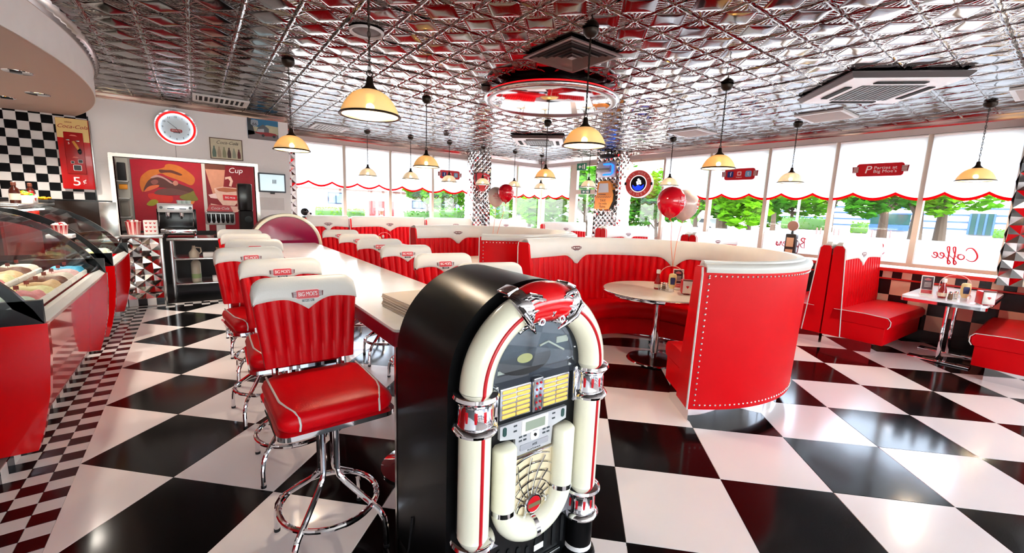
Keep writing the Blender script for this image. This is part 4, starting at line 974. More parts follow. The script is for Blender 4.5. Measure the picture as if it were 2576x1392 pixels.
bgr('cheese', [(240, 490), (300, 420), (400, 395), (450, 400), (430, 430), (330, 470)], (214, 96, 52), 5)
bgr('tomato', [(300, 520), (400, 515), (560, 545), (640, 560), (620, 640), (420, 630), (310, 580)], (206, 34, 14), 3)
bgr('lettuce', [(275, 670), (330, 610), (400, 600), (440, 640), (360, 690)], (150, 140, 24), 5)
bgr('lettuce_leaf', [(750, 550), (890, 500), (935, 480), (960, 530), (1000, 600), (960, 620), (880, 620), (760, 590)], (120, 110, 34), 5)
bgr('bun_base', [(860, 630), (950, 620), (920, 670), (880, 660)], (222, 124, 56), 4)
cp = thing('coffee_poster', 'dark red poster of a latte glass and coffee cup on the kitchen wall', 'poster', (.55, YP, 1.5))
flat(cp, 'sheet', [(509, 402), (640, 412), (652, 600), (527, 600)], pr_('maroon', (126, 6, 22)), 0)
flat(cp, 'latte_glass', [(514, 420), (566, 424), (562, 470), (556, 486), (536, 490), (530, 470)], pr_('latte', (206, 140, 110)), 1)
flat(cp, 'foam', [(513, 412), (566, 416), (566, 428), (515, 425)], pr_('foam', (110, 56, 40)), 2)
flat(cp, 'glass_foot', [(524, 490), (545, 486), (560, 494), (545, 500), (530, 498)], pr_('foot', (230, 196, 190)), 2)
flat(cp, 'cup', [(538, 474), (560, 470), (600, 474), (606, 480), (603, 505), (590, 518), (560, 516), (547, 500)], pr_('cup', (222, 180, 160)), 3)
flat(cp, 'coffee', [(543, 475), (562, 472), (598, 476), (596, 482), (570, 484), (550, 481)], pr_('coffee', (170, 96, 66)), 4)
flat(cp, 'handle', [(566, 446), (580, 444), (586, 456), (582, 470), (576, 468), (579, 456), (574, 450), (566, 452)], pr_('cup', (222, 180, 160)), 4)
flat(cp, 'saucer', [(530, 512), (560, 518), (600, 520), (604, 532), (570, 540), (535, 532)], pr_('saucer', (216, 168, 152)), 2)
flat(cp, 'cup_badge', [(560, 490), (596, 492), (598, 505), (562, 504)], SIGNRED, 5)
p = at(579, 498, Y=YP); text('BIG MOE', .05, SIGNWHITE, cp, face_M((p.x-.55, -.0095, p.z-1.5), (1, 0, -.06), (.03, 0, 1)), wide=.8)
p = at(592, 430, Y=YP); text('Cup', .13, SIGNWHITE, cp, face_M((p.x-.55, -.004, p.z-1.5), (1, 0, .05), (-.03, 0, 1)), shear=.2)
m = MB(); a, b = at(505, 404, Y=YP), at(526, 600, Y=YP); m.box(a.x, a.x+.05, YP-.02, YP, .8, 2.2); m.build('poster_strip', mat('strip_pale', (206, 196, 186), .4), None, smooth=0, label='pale upright strip between the burger and coffee posters', cat='strip')
kl = bpy.data.lights.new('kitchen_strip', 'AREA'); kl.energy = 3.2; kl.size = 1.2; kl.size_y = .2; kl.shape = 'RECTANGLE'; kl.color = (1, .93, .85)
t = thing('strip_light', 'ceiling strip light of the kitchen', 'light', (-.1, 8.7, 2.7)); MB().rbox(-.6, .6, -.08, .08, 0, .06, .01).build('fitting', SIGNWHITE, t)
klo = obj('lamp', kl, t, Matrix.Translation((0, 0, -.01)))
# ================================================================== pendant lamps
def shade_mat(name, tcol, dcol, tr):           # milk glass: mostly reflecting, a little light bleeds through, more where one looks at the bulb
    m = bpy.data.materials.new(name); m.use_nodes = True; nt = m.node_tree; N = nt.nodes; L = nt.links; N.clear()
    o = N.new('ShaderNodeOutputMaterial'); t = N.new('ShaderNodeBsdfTranslucent'); d = N.new('ShaderNodeBsdfDiffuse'); r = N.new('ShaderNodeBsdfRefraction'); g = N.new('ShaderNodeBsdfGlossy')
    t.inputs[0].default_value = lin(tcol); d.inputs[0].default_value = lin(dcol); r.inputs['Color'].default_value = lin(tcol); r.inputs['Roughness'].default_value = .5; r.inputs['IOR'].default_value = 1.03; g.inputs['Roughness'].default_value = .15
    m1 = N.new('ShaderNodeMixShader'); m1.inputs[0].default_value = .75; m2 = N.new('ShaderNodeMixShader'); m2.inputs[0].default_value = tr; m3 = N.new('ShaderNodeMixShader'); m3.inputs[0].default_value = .05
    L.new(t.outputs[0], m1.inputs[1]); L.new(r.outputs[0], m1.inputs[2]); L.new(d.outputs[0], m2.inputs[1]); L.new(m1.outputs[0], m2.inputs[2]); L.new(m2.outputs[0], m3.inputs[1]); L.new(g.outputs[0], m3.inputs[2]); L.new(m3.outputs[0], o.inputs[0])
    return m
SHADE = shade_mat('amber_glass', (250, 190, 104), (250, 222, 170), .035)
SHADEW = shade_mat('milk_glass', (250, 222, 170), (250, 244, 230), .045)
BULB = mat('bulb', (255, 240, 214), .4, emit=(255, 222, 170), estr=3)
_rib = []
def make_pendant(drop, amber, watts):
    """hangs from local z=0 down; rim of the shade at z=-drop"""
    t = thing('pendant_lamp', '', 'lamp', group='dome pendant lamps under the tin ceiling')
    z = -drop; R = .155
    MB().lathe([(.012, -.055), (.03, -.05), (.05, -.03), (.055, -.008), (.055, 0)], 20).build('canopy', BRONZE, t, smooth=50)
    n = int((drop-.27)/.028); ch = MB()
    for k in range(n):
        zz = -.055-k*.028
        pts = []
        for i in range(10):
            a = 2*pi*i/10; u, w = .0075*cos(a), .019*sin(a)
            pts.append((u, 0, zz-.016+w) if k % 2 else (0, u, zz-.016+w))
        ch.tube(pts, .0022, 5, closed=True)
    ch.tube([(0, 0, -.05), (0, 0, z+.21)], .0025, 5)
    ch.build('chain', BRONZE, t, kind='stuff')
    MB().tube([(.016*cos(a), 0, z+.215+.016*sin(a)) for a in [2*pi*i/14 for i in range(14)]], .003, 6, closed=True).build('ring', BRONZE, t)
    MB().lathe([(.012, z+.20), (.017, z+.19), (.019, z+.165), (.026, z+.15), (.043, z+.135), (.045, z+.128), (.02, z+.126)], 20).build('cap', BRONZE, t, smooth=50)
    prof = [(.04, .131), (.065, .122), (.092, .105), (.116, .08), (.134, .052), (.146, .026), (.151, .006)]
    rings = []
    N = 96
    for r, h in prof: rings.append([((r+(.0012 if k % 2 else 0))*cos(2*pi*k/N), (r+(.0012 if k % 2 else 0))*sin(2*pi*k/N), z+h) for k in range(N)])
    MB().loft(rings, True, False).build('glass_shade', SHADE if amber else SHADEW, t, smooth=60)
    MB().lathe([(.148, z+.008), (.158, z+.006), (.163, z), (.163, z-.004), (.155, z-.006), (.146, z-.002), (.148, z+.008)], 48, caps=False).build('rim_band', BRONZE, t, smooth=60)
    MB().sphere((0, 0, z+.095), .026, 14, 10).build('bulb', BULB, t)
    l = bpy.data.lights.new('pendant_glow', 'POINT'); l.energy = watts; l.color = (1, .91, .8); l.shadow_soft_size = .022
    obj('glow', l, t, Matrix.Translation((0, 0, z+.045)))
    return t
PA = make_pendant(.79, True, 3.6); PW = make_pendant(.77, False, 2.2)
PZ = ZC-.008
amb = [((.80, 2.42), 'amber glass dome pendant, largest in view, above the near bar stools'), ((.77, 4.58), 'amber glass dome pendant beside the picture wall, over the far bar stools'), ((2.31, 4.94), 'amber glass dome pendant above the farther horseshoe booth, left of the balloons'),
       ((2.32, 2.29), 'amber glass dome pendant hanging below the square ceiling diffuser'), ((4.23, 2.30), 'amber glass dome pendant left of the social media sign'), ((4.23, 4.94), 'amber glass dome pendant below the round ceiling feature'),
       ((6.70, .81), 'amber glass dome pendant at the right edge, over the Coffee window table')]
wht = [((6.56, 2.53), 'white glass dome pendant between the social sign and the party sign'), ((6.56, 4.40), 'white glass dome pendant above the red balloon by the right windows'), ((6.37, 6.1), 'white glass dome pendant beside the orange car door'),
       ((2.52, 7.8), 'white glass dome pendant of the far row, leftmost'), ((3.32, 7.78), 'white glass dome pendant of the far row, second from the left'), ((4.14, 7.79), 'white glass dome pendant of the far row, before the social sign'), ((4.95, 7.81), 'white glass dome pendant of the far row, before the red shield'), ((5.79, 7.82), 'white glass dome pendant of the far row, right of the balloons'), ((6.56, 7.81), 'white glass dome pendant of the far row, nearest the exit door')]
for src, lst in ((PA, amb), (PW, wht)):
    for k, ((x, y), lb) in enumerate(lst):
        if k == 0: src.matrix_local = Matrix.Translation((x, y, PZ)); src['label'] = lb
        else: copy_tree(src, None, Matrix.Translation((x, y, PZ)), lb)
# ================================================================== things set in the ceiling
LV = mat('louvre_brown', (110, 92, 88), .35, .5)
DK = mat('duct_black', (6, 6, 7), .8)
def frame_sq(m, o, i, z0, z1, rz=0):
    for a in range(4):
        M = Matrix.Rotation(rz+a*pi/2, 4, 'Z'); m.add([(-o, o, z0), (o, o, z0), (i, i, z1), (-i, i, z1), (-o, o, z0+.012), (o, o, z0+.012), (i, i, z1+.012), (-i, i, z1+.012)], [(0, 1, 2, 3), (7, 6, 5, 4), (0, 4, 5, 1), (3, 2, 6, 7)], M)
    return m
t = thing('ceiling_diffuser', 'square stepped metal air diffuser above the round ceiling feature', 'air vent', (2.555, 2.72, ZC-.02))
MB().box(-.25, .25, -.25, .25, -.001, .012).build('duct', DK, t, smooth=0)
for k in range(6):
    o = .285-k*.045
    frame_sq(MB(), o, o-.03, -.012-.008*(k % 2), -.012-.008*(k % 2)+(.0 if k == 0 else .018)).build('outer_frame' if k == 0 else 'louvre', LV, t, smooth=0)
MB().box(-.028, .028, -.028, .028, -.02, -.01).build('centre_plate', LV, t, smooth=0)
def cassette(x, y, rz, label):
    t = thing('air_conditioner', label, 'air conditioner', (x, y, ZC-.03), rz)
    frame_sq(MB(), .46, .425, -.0, -.04).build('outer_frame', mat('ac_frame', (90, 82, 82), .35, .3), t, smooth=0)
    frame_sq(MB(), .43, .255, -.04, -.05).build('white_panel', mat('ac_white', (252, 252, 254), .4), t, smooth=0)
    for a in range(4):
        M = Matrix.Rotation(a*pi/2, 4, 'Z'); MB().box(-.2, .2, .305, .36, -.054, -.048).build('air_slot', DK, t, M, smooth=0)
    gr = MB().box(-.255, .255, -.255, .255, -.052, -.045).build('intake_grille', mat('grille_dark', (70, 70, 68), .5), t, smooth=0)
    for k in range(12): MB().box(-.245, .245, -.2375+k*.0425, -.2175+k*.0425, -.056, -.052).build('grille_bar', mat('grille_mid', (92, 92, 90), .45), gr, smooth=0)
cassette(5.19, 1.39, pi/4, 'large four-way air conditioner cassette at upper right of the ceiling')
cassette(5.06, 6.12, pi/4, 'four-way air conditioner cassette far back, below the round ceiling feature')
def vent(x, y, w, h, rz, label, slats=10, sq=False):
    t = thing('ceiling_vent', label, 'air vent', (x, y, ZC-.016), rz, group='slatted vents in the ceiling')
    MB().box(-w/2+.03, w/2-.03, -h/2+.03, h/2-.03, .0, .01).build('duct', DK, t, smooth=0)
    m = MB(); m.box(-w/2, w/2, -h/2, -h/2+.035, -.012, .01); m.box(-w/2, w/2, h/2-.035, h/2, -.012, .01); m.box(-w/2, -w/2+.035, -h/2+.035, h/2-.035, -.012, .01); m.box(w/2-.035, w/2, -h/2+.035, h/2-.035, -.012, .01)
    m.build('vent_frame', mat('vent_white', (206, 202, 198), .4), t, smooth=0)
    for k in range(slats):
        q = -w/2+.05+(w-.1)*k/(slats-1); MB().box(-.003, .02, -h/2+.035, h/2-.035, -.002, .0, M=Matrix.Translation((q, 0, 0)) @ Matrix.Rotation(.6, 4, 'Y')).build('slat', MATS['vent_white'], t, smooth=0)
vent(.36, 6.95, .60, .42, 0, 'slatted vent in the dark ceiling above the wall clock')
vent(1.92, 7.93, .55, .55, 0, 'slatted vent above the leftmost far window')
vent(6.27, 2.12, .56, .5, 0, 'slatted vent near the window wall, right of the large air conditioner')
vent(6.4, .36, .56, .56, 0, 'slatted vent cut off by the right edge')
vent(6.22, 3.86, .56, .5, 0, 'slatted vent above the red balloon')
t = thing('ceiling_speaker', 'round ceiling speaker beside the chain of the largest pendant', 'speaker', (1.105, 3.396, ZC-.012))
MB().lathe([(.10, .0), (.105, -.012), (.12, -.016), (.125, 0)], 32).build('speaker_ring', mat('speaker_white', (190, 180, 176), .4), t); MB().lathe([(.101, -.002), (.06, -.008), (.001, -.01)], 28).build('speaker_grille', mat('speaker_grey', (104, 98, 96), .6), t)
for x, y, lb in ((2.55, 4.01, 'small dark smoke detector left of the round ceiling feature'), (3.6, 6.9, 'small smoke detector far back on the ceiling')):
    t = thing('smoke_detector', lb, 'smoke detector', (x, y, ZC-.012)); MB().lathe([(.05, 0), (.052, -.012), (.04, -.03), (.03, -.04), (.001, -.042)], 20).build('detector_body', mat('detector_brown', (84, 72, 66), .4), t)
t = thing('round_feature', 'round polished metal dish with red glowing edge on the ceiling', 'ceiling light', (3.2, 3.7, ZC))
MB().lathe([(.52, .0), (.54, -.06), (.56, -.075), (.70, -.08)], 64).build('drum', mat('drum_black', (16, 10, 12), .2), t, smooth=30)
MB().lathe([(.70, -.075), (.725, -.085), (.73, -.10), (.72, -.115), (.70, -.12)], 72).build('chrome_rim', CHROME, t, smooth=60)
MB().lathe([(.70, -.12), (.66, -.126), (.60, -.105), (.585, -.10)], 72, caps=False).build('bevel_ring', mat('bevel_steel', (110, 104, 104), .25, 1), t, smooth=60)
MB().lathe([(.587, -.10), (.3, -.104), (.001, -.106)], 64).build('mirror_disc', mat('feature_mirror', (104, 90, 96), .08, 1), t, smooth=60)
MB().tube([(.69*cos(a), .69*sin(a), -.066) for a in [2*pi*i/72 for i in range(72)]], .008, 8, closed=True).build('red_neon', mat('neon_red', (200, 10, 20), .3, emit=(255, 20, 30), estr=.1), t)
MB().lathe([(.025, -.105), (.05, -.118), (.055, -.108)], 20).build('spot_ring', CHROME, t)
# downlights in the soffit
for (x, y), lb in (((-1.07, 5.26), 'recessed downlight in the soffit, nearest the camera'), ((-1.16, 6.26), 'recessed downlight in the soffit, middle one'), ((-1.5, 6.75), 'recessed downlight in the soffit, farthest left')):
    t = thing('downlight', lb, 'downlight', (x, y, ZSF-.002)); MB().lathe([(.085, -.006), (.09, -.002), (.09, 0), (.07, -.001)], 28).build('bezel', CHROME, t); MB().lathe([(.075, -.004), (.05, -.0015), (.02, -.003), (.001, -.003)], 24).build('reflector', CHROME, t)
    l = bpy.data.lights.new('downlight_glow', 'SPOT'); l.energy = 22; l.spot_size = 2.2; l.spot_blend = .6; l.shadow_soft_size = .05; l.color = (1, .91, .8); obj('glow', l, t, Matrix.Translation((0, 0, -.01)))
# ================================================================== on the doorway wall
t = thing('wall_clock', 'round neon wall clock with red ring and chrome case above the doorway', 'clock', (-.14, YB, 2.435))
My = Matrix.Rotation(pi/2, 4, 'X')
MB().lathe([(.235, 0), (.24, .05), (.232, .085), (.215, .085), (.20, .05)], 56, M=My, caps=False).build('case', CHROME, t, smooth=40)
MB().lathe([(.218, .082), (.214, .09), (.196, .09), (.19, .08)], 56, M=My, caps=False).build('red_ring', mat('clock_red', (220, 14, 14), .3, emit=(255, 20, 20), estr=.1), t, smooth=60)
MB().tube([(.178*cos(a), -.075, .178*sin(a)) for a in [2*pi*i/60 for i in range(60)]], .008, 8, closed=True).build('neon_tube', mat('neon_white', (240, 250, 255), .3, emit=(225, 245, 255), estr=.3), t)
MB().lathe([(.19, .055), (.001, .056)], 48, M=My).build('dial', mat('dial_white', (222, 234, 240), .5), t)
for k in range(12):
    a = pi/2-(k+1)*pi/6
    text(str(k+1), .036, mat('numeral', (60, 70, 78), .5), t, face_M((.145*cos(a), -.0575, .145*sin(a)), (1, 0, 0), (0, 0, 1)), name='numeral')
for ang_, L_, w_ in ((pi/2+.86, .115, .004), (-1.05, .08, .005)): MB().box(-.01, L_, -.061, -.059, -w_/2, w_/2, M=Matrix.Rotation(-ang_, 4, 'Y')).build('hand', BLK, t, smooth=0)
MB().prism(rrect(-.065, .065, -.055, -.015, .015), -.0585, -.0572).build('dial_badge', mat('dial_badge_red', (176, 70, 72), .5), t)
text("BIG MOE'S", .022, SIGNWHITE, t, face_M((0, -.059, -.034), (1, 0, 0), (0, 0, 1)))
MB().box(-.035, .035, -.0585, -.0572, -.066, -.057).build('dial_tag', mat('numeral', (60, 70, 78), .5), t, smooth=0)
def wall_sign(name, label, x0, x1, z0, z1, m, cat='sign', th=.012, border=None, Y=YB):
    t = thing(name, label, cat, ((x0+x1)/2, Y, (z0+z1)/2)); w, h = (x1-x0)/2, (z1-z0)/2
    MB().rbox(-w, w, -th, -.0005, -h, h, .003, 1).build('plate', m, t)
    if border: 
        b = MB()
        b.box(-w, w, -th-.001, -th, h-.012, h); b.box(-w, w, -th-.001, -th, -h, -h+.012); b.box(-w, -w+.012, -th-.001, -th, -h+.012, h-.012); b.box(w-.012, w, -th-.001, -th, -h+.012, h-.012); b.build('border', border, t, smooth=0)
    return t
def shp(t, name, pts, m, lay=1, th=.012): return MB().prism(pts, -th-.0012*lay-.0006, -th-.0012*lay+.0008).build(name, m, t, smooth=0)
t = wall_sign('road_sign_picture', 'tin picture of a red car by a grey garage under blue sky, marked 66', .70, 1.105, 2.41, 2.71, pr_('teal_sky', (30, 108, 150)), 'picture')
shp(t, 'pale_sky', [(-.2, -.15), (.2, -.15), (.2, .06), (.05, .07), (-.05, .03), (-.2, .04)], pr_('sand', (190, 184, 150)), 1)
shp(t, 'road', [(-.2, -.15), (.2, -.15), (.2, -.06), (-.2, -.03)], pr_('road_grey', (120, 108, 108)), 2)
shp(t, 'shadow_side', [(-.2, .15), (-.2, -.1), (-.11, -.08), (-.13, .02), (-.15, .14)], pr_('dark_side', (24, 34, 40)), 2)
shp(t, 'garage', [(-.09, -.04), (-.07, .02), (0, .075), (.075, .02), (.075, -.05), (0, -.05)], pr_('garage_grey', (92, 96, 100)), 3)
shp(t, 'garage_front', [(-.09, -.05), (-.07, .0), (.01, .01), (.01, -.05)], pr_('garage_pale', (176, 180, 184)), 4)
shp(t, 'car_body', [(-.11, -.045), (.0, -.04), (.06, -.035), (.16, -.045), (.18, -.06), (.16, -.085), (.02, -.095), (-.03, -.075), (-.1, -.06)], pr_('car_red', (150, 30, 34)), 5)
for x in (-.005, .14): MB().lathe([(.02, .0185), (.02, .0205), (.001, .021)], 14, M=Matrix.Translation((x, 0, -.088)) @ My).build('wheel', pr_('tyre', (26, 22, 22)), t)
shp(t, 'shield', [(-.155, .12), (-.11, .13), (-.065, .12), (-.06, .06), (-.11, .02), (-.16, .06)], pr_('shield_pale', (150, 160, 172)), 5)
text('66', .06, MBLK, t, face_M((-.11, -.0195, .065), (1, 0, 0), (0, 0, 1)))
t = wall_sign('bottle_picture', 'cream tin picture of six cola bottles with Coca-Cola script', .222, .622, 2.07, 2.37, pr_('parchment', (206, 194, 164)), 'picture', border=pr_('rust_border', (96, 72, 52)))
text('Coca-Cola', .062, pr_('script_grey', (74, 66, 60)), t, face_M((.01, -.0135, .088), (1, 0, 0), (0, 0, 1)), shear=.35)
bc = [(96, 116, 100), (170, 150, 124), (140, 140, 106), (70, 36, 26), (150, 152, 128), (104, 26, 24)]
for k in range(6):
    s = (1, .95, .95, .93, .9, .85)[k]
    MB().prism([(x*s, z*s-.11*(1-s)) for x, z in ((-.022, -.11), (.022, -.11), (.024, -.05), (.018, -.01), (.009, .02), (.009, .045), (-.009, .045), (-.009, .02), (-.018, -.01), (-.024, -.05))], -.0142, -.0128, M=Matrix.Translation((-.15+k*.06, 0, -.01))).build('printed_bottle', pr_('bottle_%d' % k, bc[k]), t, smooth=0)
t = thing('wall_monitor', 'small grey flat monitor with a pale screen beside the doorway', 'monitor', (.982, YB, 1.775))
MB().rbox(-.185, .185, -.06, -.02, -.145, .145, .008).build('bezel', mat('bezel_grey', (84, 92, 102), .4), t)
MB().box(-.165, .165, -.0615, -.06, -.122, .125).build('screen', mat('screen', (200, 226, 234), .15, emit=(205, 232, 240), estr=.07), t, smooth=0)
for i in range(3): MB().box(.0+i*.02, .014+i*.02, -.0622, -.0615, -.01, .05).build('screen_icon', mat('icon_grey', (150, 176, 192), .4), t, smooth=0)
MB().rbox(-.03, .03, -.05, 0, -.17, -.14, .006).build('bracket', BLK, t); MB().rbox(-.05, .05, -.02, 0, -.05, .05, .004).build('wall_mount', BLK, t)
# drinks machine sign
t = thing('drinks_machine_sign', 'tall cream and red Coca-Cola vending machine sign on the chequered wall', 'sign', (-1.15, YB-.008, 1.985))
MB().rbox(-.145, .145, -.06, 0, -.425, .425, .012).build('panel', mat('vend_red', (196, 14, 18), .25, coat=.3), t)
MB().prism([(-.14, .19), (-.085, .19), (-.085, .26), (.085, .26), (.085, .15), (.14, .15), (.14, .42), (-.14, .42)], -.063, -.06).build('cream_top', mat('vend_cream', (226, 190, 120), .35), t, smooth=0)
MB().rbox(-.085, .085, -.075, -.06, -.24, .26, .008).build('raised_door', mat('vend_red_dark', (168, 10, 16), .3), t)
MB().rbox(.145, .16, -.055, -.01, -.42, .42, .004).build('side_rail', STEEL, t)
text('Coca-Cola', .062, mat('vend_script', (160, 24, 20), .4), t, face_M((0, -.0645, .325), (1, 0, 0), (0, 0, 1)), shear=.35)
text('DRINK', .022, MATS['vend_script'], t, face_M((-.03, -.0645, .375), (1, 0, 0), (0, 0, 1)))
text('5', .15, SIGNWHITE, t, face_M((-.015, -.0615, -.335), (1, 0, 0), (0, 0, 1)), wide=1.1); text('\u00a2', .08, SIGNWHITE, t, face_M((.055, -.0615, -.325), (1, 0, 0), (0, 0, 1)))
text('5', .035, SIGNWHITE, t, face_M((-.045, -.0765, .125), (1, 0, 0), (0, 0, 1)))
MB().prism(rrect(-.03, .045, -.2, -.13, .01), -.079, -.075).build('slot_frame', SIGNWHITE, t); MB().prism(rrect(-.025, .04, -.195, -.135, .008), -.081, -.079).build('slot_dark', BLK, t)
for x, z, s in ((-.03, -.1, .013), (.04, -.085, .018)): MB().prism(rrect(x-s, x+s, z-s, z+s, .006), -.078, -.075).build('coin_slot', BLK, t); MB().prism(rrect(x-s-.003, x+s+.003, z-s-.003, z+s+.003, .006), -.0765, -.075).build('coin_frame', SIGNWHITE, t)
MB().tube([(-.005, -.085, .15), (.015, -.09, .11), (.04, -.085, .05)], [.014, .016, .012], 10).build('handle', mat('handle_amber', (220, 150, 70), .3), t); MB().sphere((.045, -.085, .035), .02, 10, 8, (1, 1, 1.8)).build('handle_grip', BLK, t)
MB().sphere((-.05, -.076, .165), .018, 12, 6, (1, .2, .5)).build('plate_oval', STEEL, t); MB().sphere((.035, -.076, .16), .018, 12, 6, (1, .2, .5)).build('plate_oval', STEEL, t)
for z, w in ((.215, .035), (-.045, .03), (-.03, .0)):
    if w: MB().prism([(-w, z), (w, z), (w*.5, z+.014), (-w*.5, z+.014)], -.0765, -.075).build('pink_mark', mat('mark_pink', (220, 110, 96), .4), t, smooth=0)
# ================================================================== window blinds with scalloped red hems
BLIND = cloth_mat('blind_white', (206, 208, 212), .55)
HEM = cloth_mat('hem_red', (214, 6, 12), .3)
def blind(axis, a0, a1, label, ztop=2.6, zpk=1.91, sag=.075):
    c = (a0+a1)/2
    p = YF+.015 if axis == 'x' else XR+.015
    t = thing('scalloped_blind', label, 'blind', (c, p, 0) if axis == 'x' else (p, c, 0), group='white blinds with red scalloped hems')
    def pt(s, z, d): return ((s, d, z) if axis == 'x' else (d, s, z))
    n = 32; h = (a1-a0)/2-.025
    def zb(u):
        f = (2*u+.5) % 1
        return zpk-sag*(1-(2*abs(f-.5))**1.8)
    m = MB()
    top = [pt(-h+2*h*i/n, ztop, 0) for i in range(n+1)]; bot = [pt(-h+2*h*i/n, zb(i/n), 0) for i in range(n+1)]
    m.loft([top, bot], closed=False, caps=False).build('blind_cloth', BLIND, t, smooth=0)
    hm = MB().loft([[pt(-h+2*h*i/n, zb(i/n)+.004, e) for i in range(n+1)] for e in (-.002,)]+[[pt(-h+2*h*i/n, zb(i/n)-.032, e) for i in range(n+1)] for e in (-.002,)], closed=False, caps=False)
    hm.build('red_hem', HEM, t, smooth=0)
    MB().tube([pt(-h, ztop+.012, 0), pt(h, ztop+.012, 0)], .016, 10).build('roller', SIGNWHITE, t)
FW = [(1.52, 2.42), (2.42, 3.355), (3.355, 4.335), (4.335, 5.36), (5.86, 6.695), (6.695, 7.5)]
fn = ['leftmost far window', 'second far window from the left', 'third far window from the left', 'far window with the social sign', 'far window behind the balloon pair', 'far window in the room corner']
for (a, b), nm in zip(FW, fn): blind('x', a, b, 'white blind with scalloped red hem in the '+nm)
for (a, b), nm in (((7.8, 8.9), 'narrow window left of the exit door'), ((4.227, 5.18), 'window behind the large red balloon'), ((3.244, 4.227), 'right window with the social sign'), ((2.332, 3.244), 'window behind the gas pump model'), ((1.362, 2.332), 'window with the party sign'), ((.56, 1.362), 'Coffee window')):
    blind('y', a, b, 'white blind with scalloped red hem in the '+nm)
# ================================================================== signs in the windows
def winged_sign(name, label, M, w, h):
    t = obj(name, None, None, M, label, 'sign')
    MB().prism(rrect(-w*.42, w*.42, -h/2, h/2, h*.2), -.01, .01, 'xy').build('plaque', SIGNRED, t)
    for s in (-1, 1):
        wg = MB().prism([(s*w*.38, h*.28), (s*w*.5, h*.28), (s*w*.49, -h*.2), (s*w*.38, -h*.2)], -.008, .012, 'xy').build('wing', mat('wing_maroon', (130, 20, 30), .4), t, smooth=0)
        for k in range(4): MB().box(min(s*w*.385, s*w*.475), max(s*w*.385, s*w*.475), -h*.15+k*h*.11, -h*.10+k*h*.11, .012, .0135).build('stripe', mat('stripe_pale', (236, 214, 206), .5), wg, smooth=0)
    return t
def on_right(y, z, x=XR+.002): return face_M((x, y, z), (0, -1, 0), (0, 0, 1))
def on_far(x, z, y=YF+.002): return face_M((x, y, z), (1, 0, 0), (0, 0, 1))
t = winged_sign('party_sign', "red winged window sign reading Parties at Big Moe's", on_right(1.82, 2.215), .60, .17)
text('P', .14, SIGNWHITE, t, Matrix.Translation((-.125, 0, .0105)), shear=.15); text("Parties at\nBig Moe's", .056, SIGNWHITE, t, Matrix.Translation((.06, .0, .0105)), wide=1.15)
def social(M, label):
    t = winged_sign('social_sign', label, M, .6, .19)
    MB().prism(rrect(-.2, -.1, -.05, .05, .015), .01, .013, 'xy').build('blue_icon', mat('icon_navy', (26, 44, 120), .4), t); text('f', .1, SIGNWHITE, t, Matrix.Translation((-.145, .0, .0135)))
    MB().prism(rrect(-.035, .035, -.025, .045, .012), .01, .013, 'xy').build('camera_icon', mat('icon_pink', (230, 190, 190), .4), t); MB().lathe([(.02, .013), (.018, .015), (.001, .015)], 16, (0, .01, 0)).build('camera_lens', SIGNRED, t)
    text('Instagram', .025, SIGNWHITE, t, Matrix.Translation((0, -.05, .0135)))
    MB().prism(rrect(.1, .2, -.05, .05, .02), .01, .013, 'xy').build('pale_icon', mat('icon_sky', (120, 176, 214), .4), t); text('t', .1, SIGNWHITE, t, Matrix.Translation((.15, .005, .0135)))
social(on_right(3.69, 2.235), 'red winged sign with social media icons in the right windows'); social(on_far(4.75, 2.235), 'red winged sign with social media icons in the far windows')
# round neon sign
t = obj('round_neon_sign', None, None, face_M((7.36, 5.64, 2.115), (.35, -1, 0), (0, 0, 1)), 'round red diner sign with blue and white centre hanging in the window', 'sign')
MB().lathe([(.27, -.08), (.285, -.06), (.285, .02), (.275, .035)], 48).build('drum', mat('drum_pink', (206, 70, 66), .3), t)
MB().lathe([(.275, .034), (.001, .036)], 48).build('red_face', mat('face_red', (160, 14, 28), .35), t)
for r, n in ((.278, 'outer_neon'), (.165, 'inner_neon')): MB().tube([(r*cos(a), r*sin(a), .04) for a in [2*pi*i/48 for i in range(48)]], .009, 8, closed=True).build(n, mat('neon_pale', (236, 240, 244), .3, emit=(255, 255, 255), estr=.1), t)
MB().lathe([(.155, .037), (.001, .039)], 40).build('black_disc', BLK, t)
MB().prism([(-.12, -.02), (-.06, -.06), (0, -.02), (.06, -.05), (.12, -.01), (.11, -.08), (.05, -.135), (-.05, -.135), (-.11, -.08)], .039, .043, 'xy').build('blue_shape', mat('neon_blue', (20, 50, 220), .3, emit=(20, 60, 255), estr=.15), t)
for x, y in ((-.02, .03), (.03, .05), (0, .08), (.04, .01), (-.01, .0)): MB().sphere((x, y, .042), .026, 10, 8, (1, 1, .5)).build('white_puff', mat('neon_pale', (236, 240, 244)), t)
for k, c in enumerate('DINER'):
    a = radians(-132+21*k); text(c, .07, mat('letter_pink', (236, 190, 190), .5), t, Matrix.Translation((.22*cos(a), .22*sin(a), .0365)) @ Matrix.Rotation(a+pi/2, 4, 'Z'))
for k, c in enumerate("BIG MOE'S"):
    a = radians(152-15.5*k); text(c, .06, MATS['letter_pink'], t, Matrix.Translation((.22*cos(a), .22*sin(a), .0365)) @ Matrix.Rotation(a-pi/2, 4, 'Z'))
for s in (-1, 1): MB().rbox(s*.27-.02, s*.27+.02, -.03, .03, .02, .05, .006).build('clip', BLK, t)
MB().tube([(0, .28, -.02), (0, .5, -.02)], .003, 5).build('wire', MBLK, t)
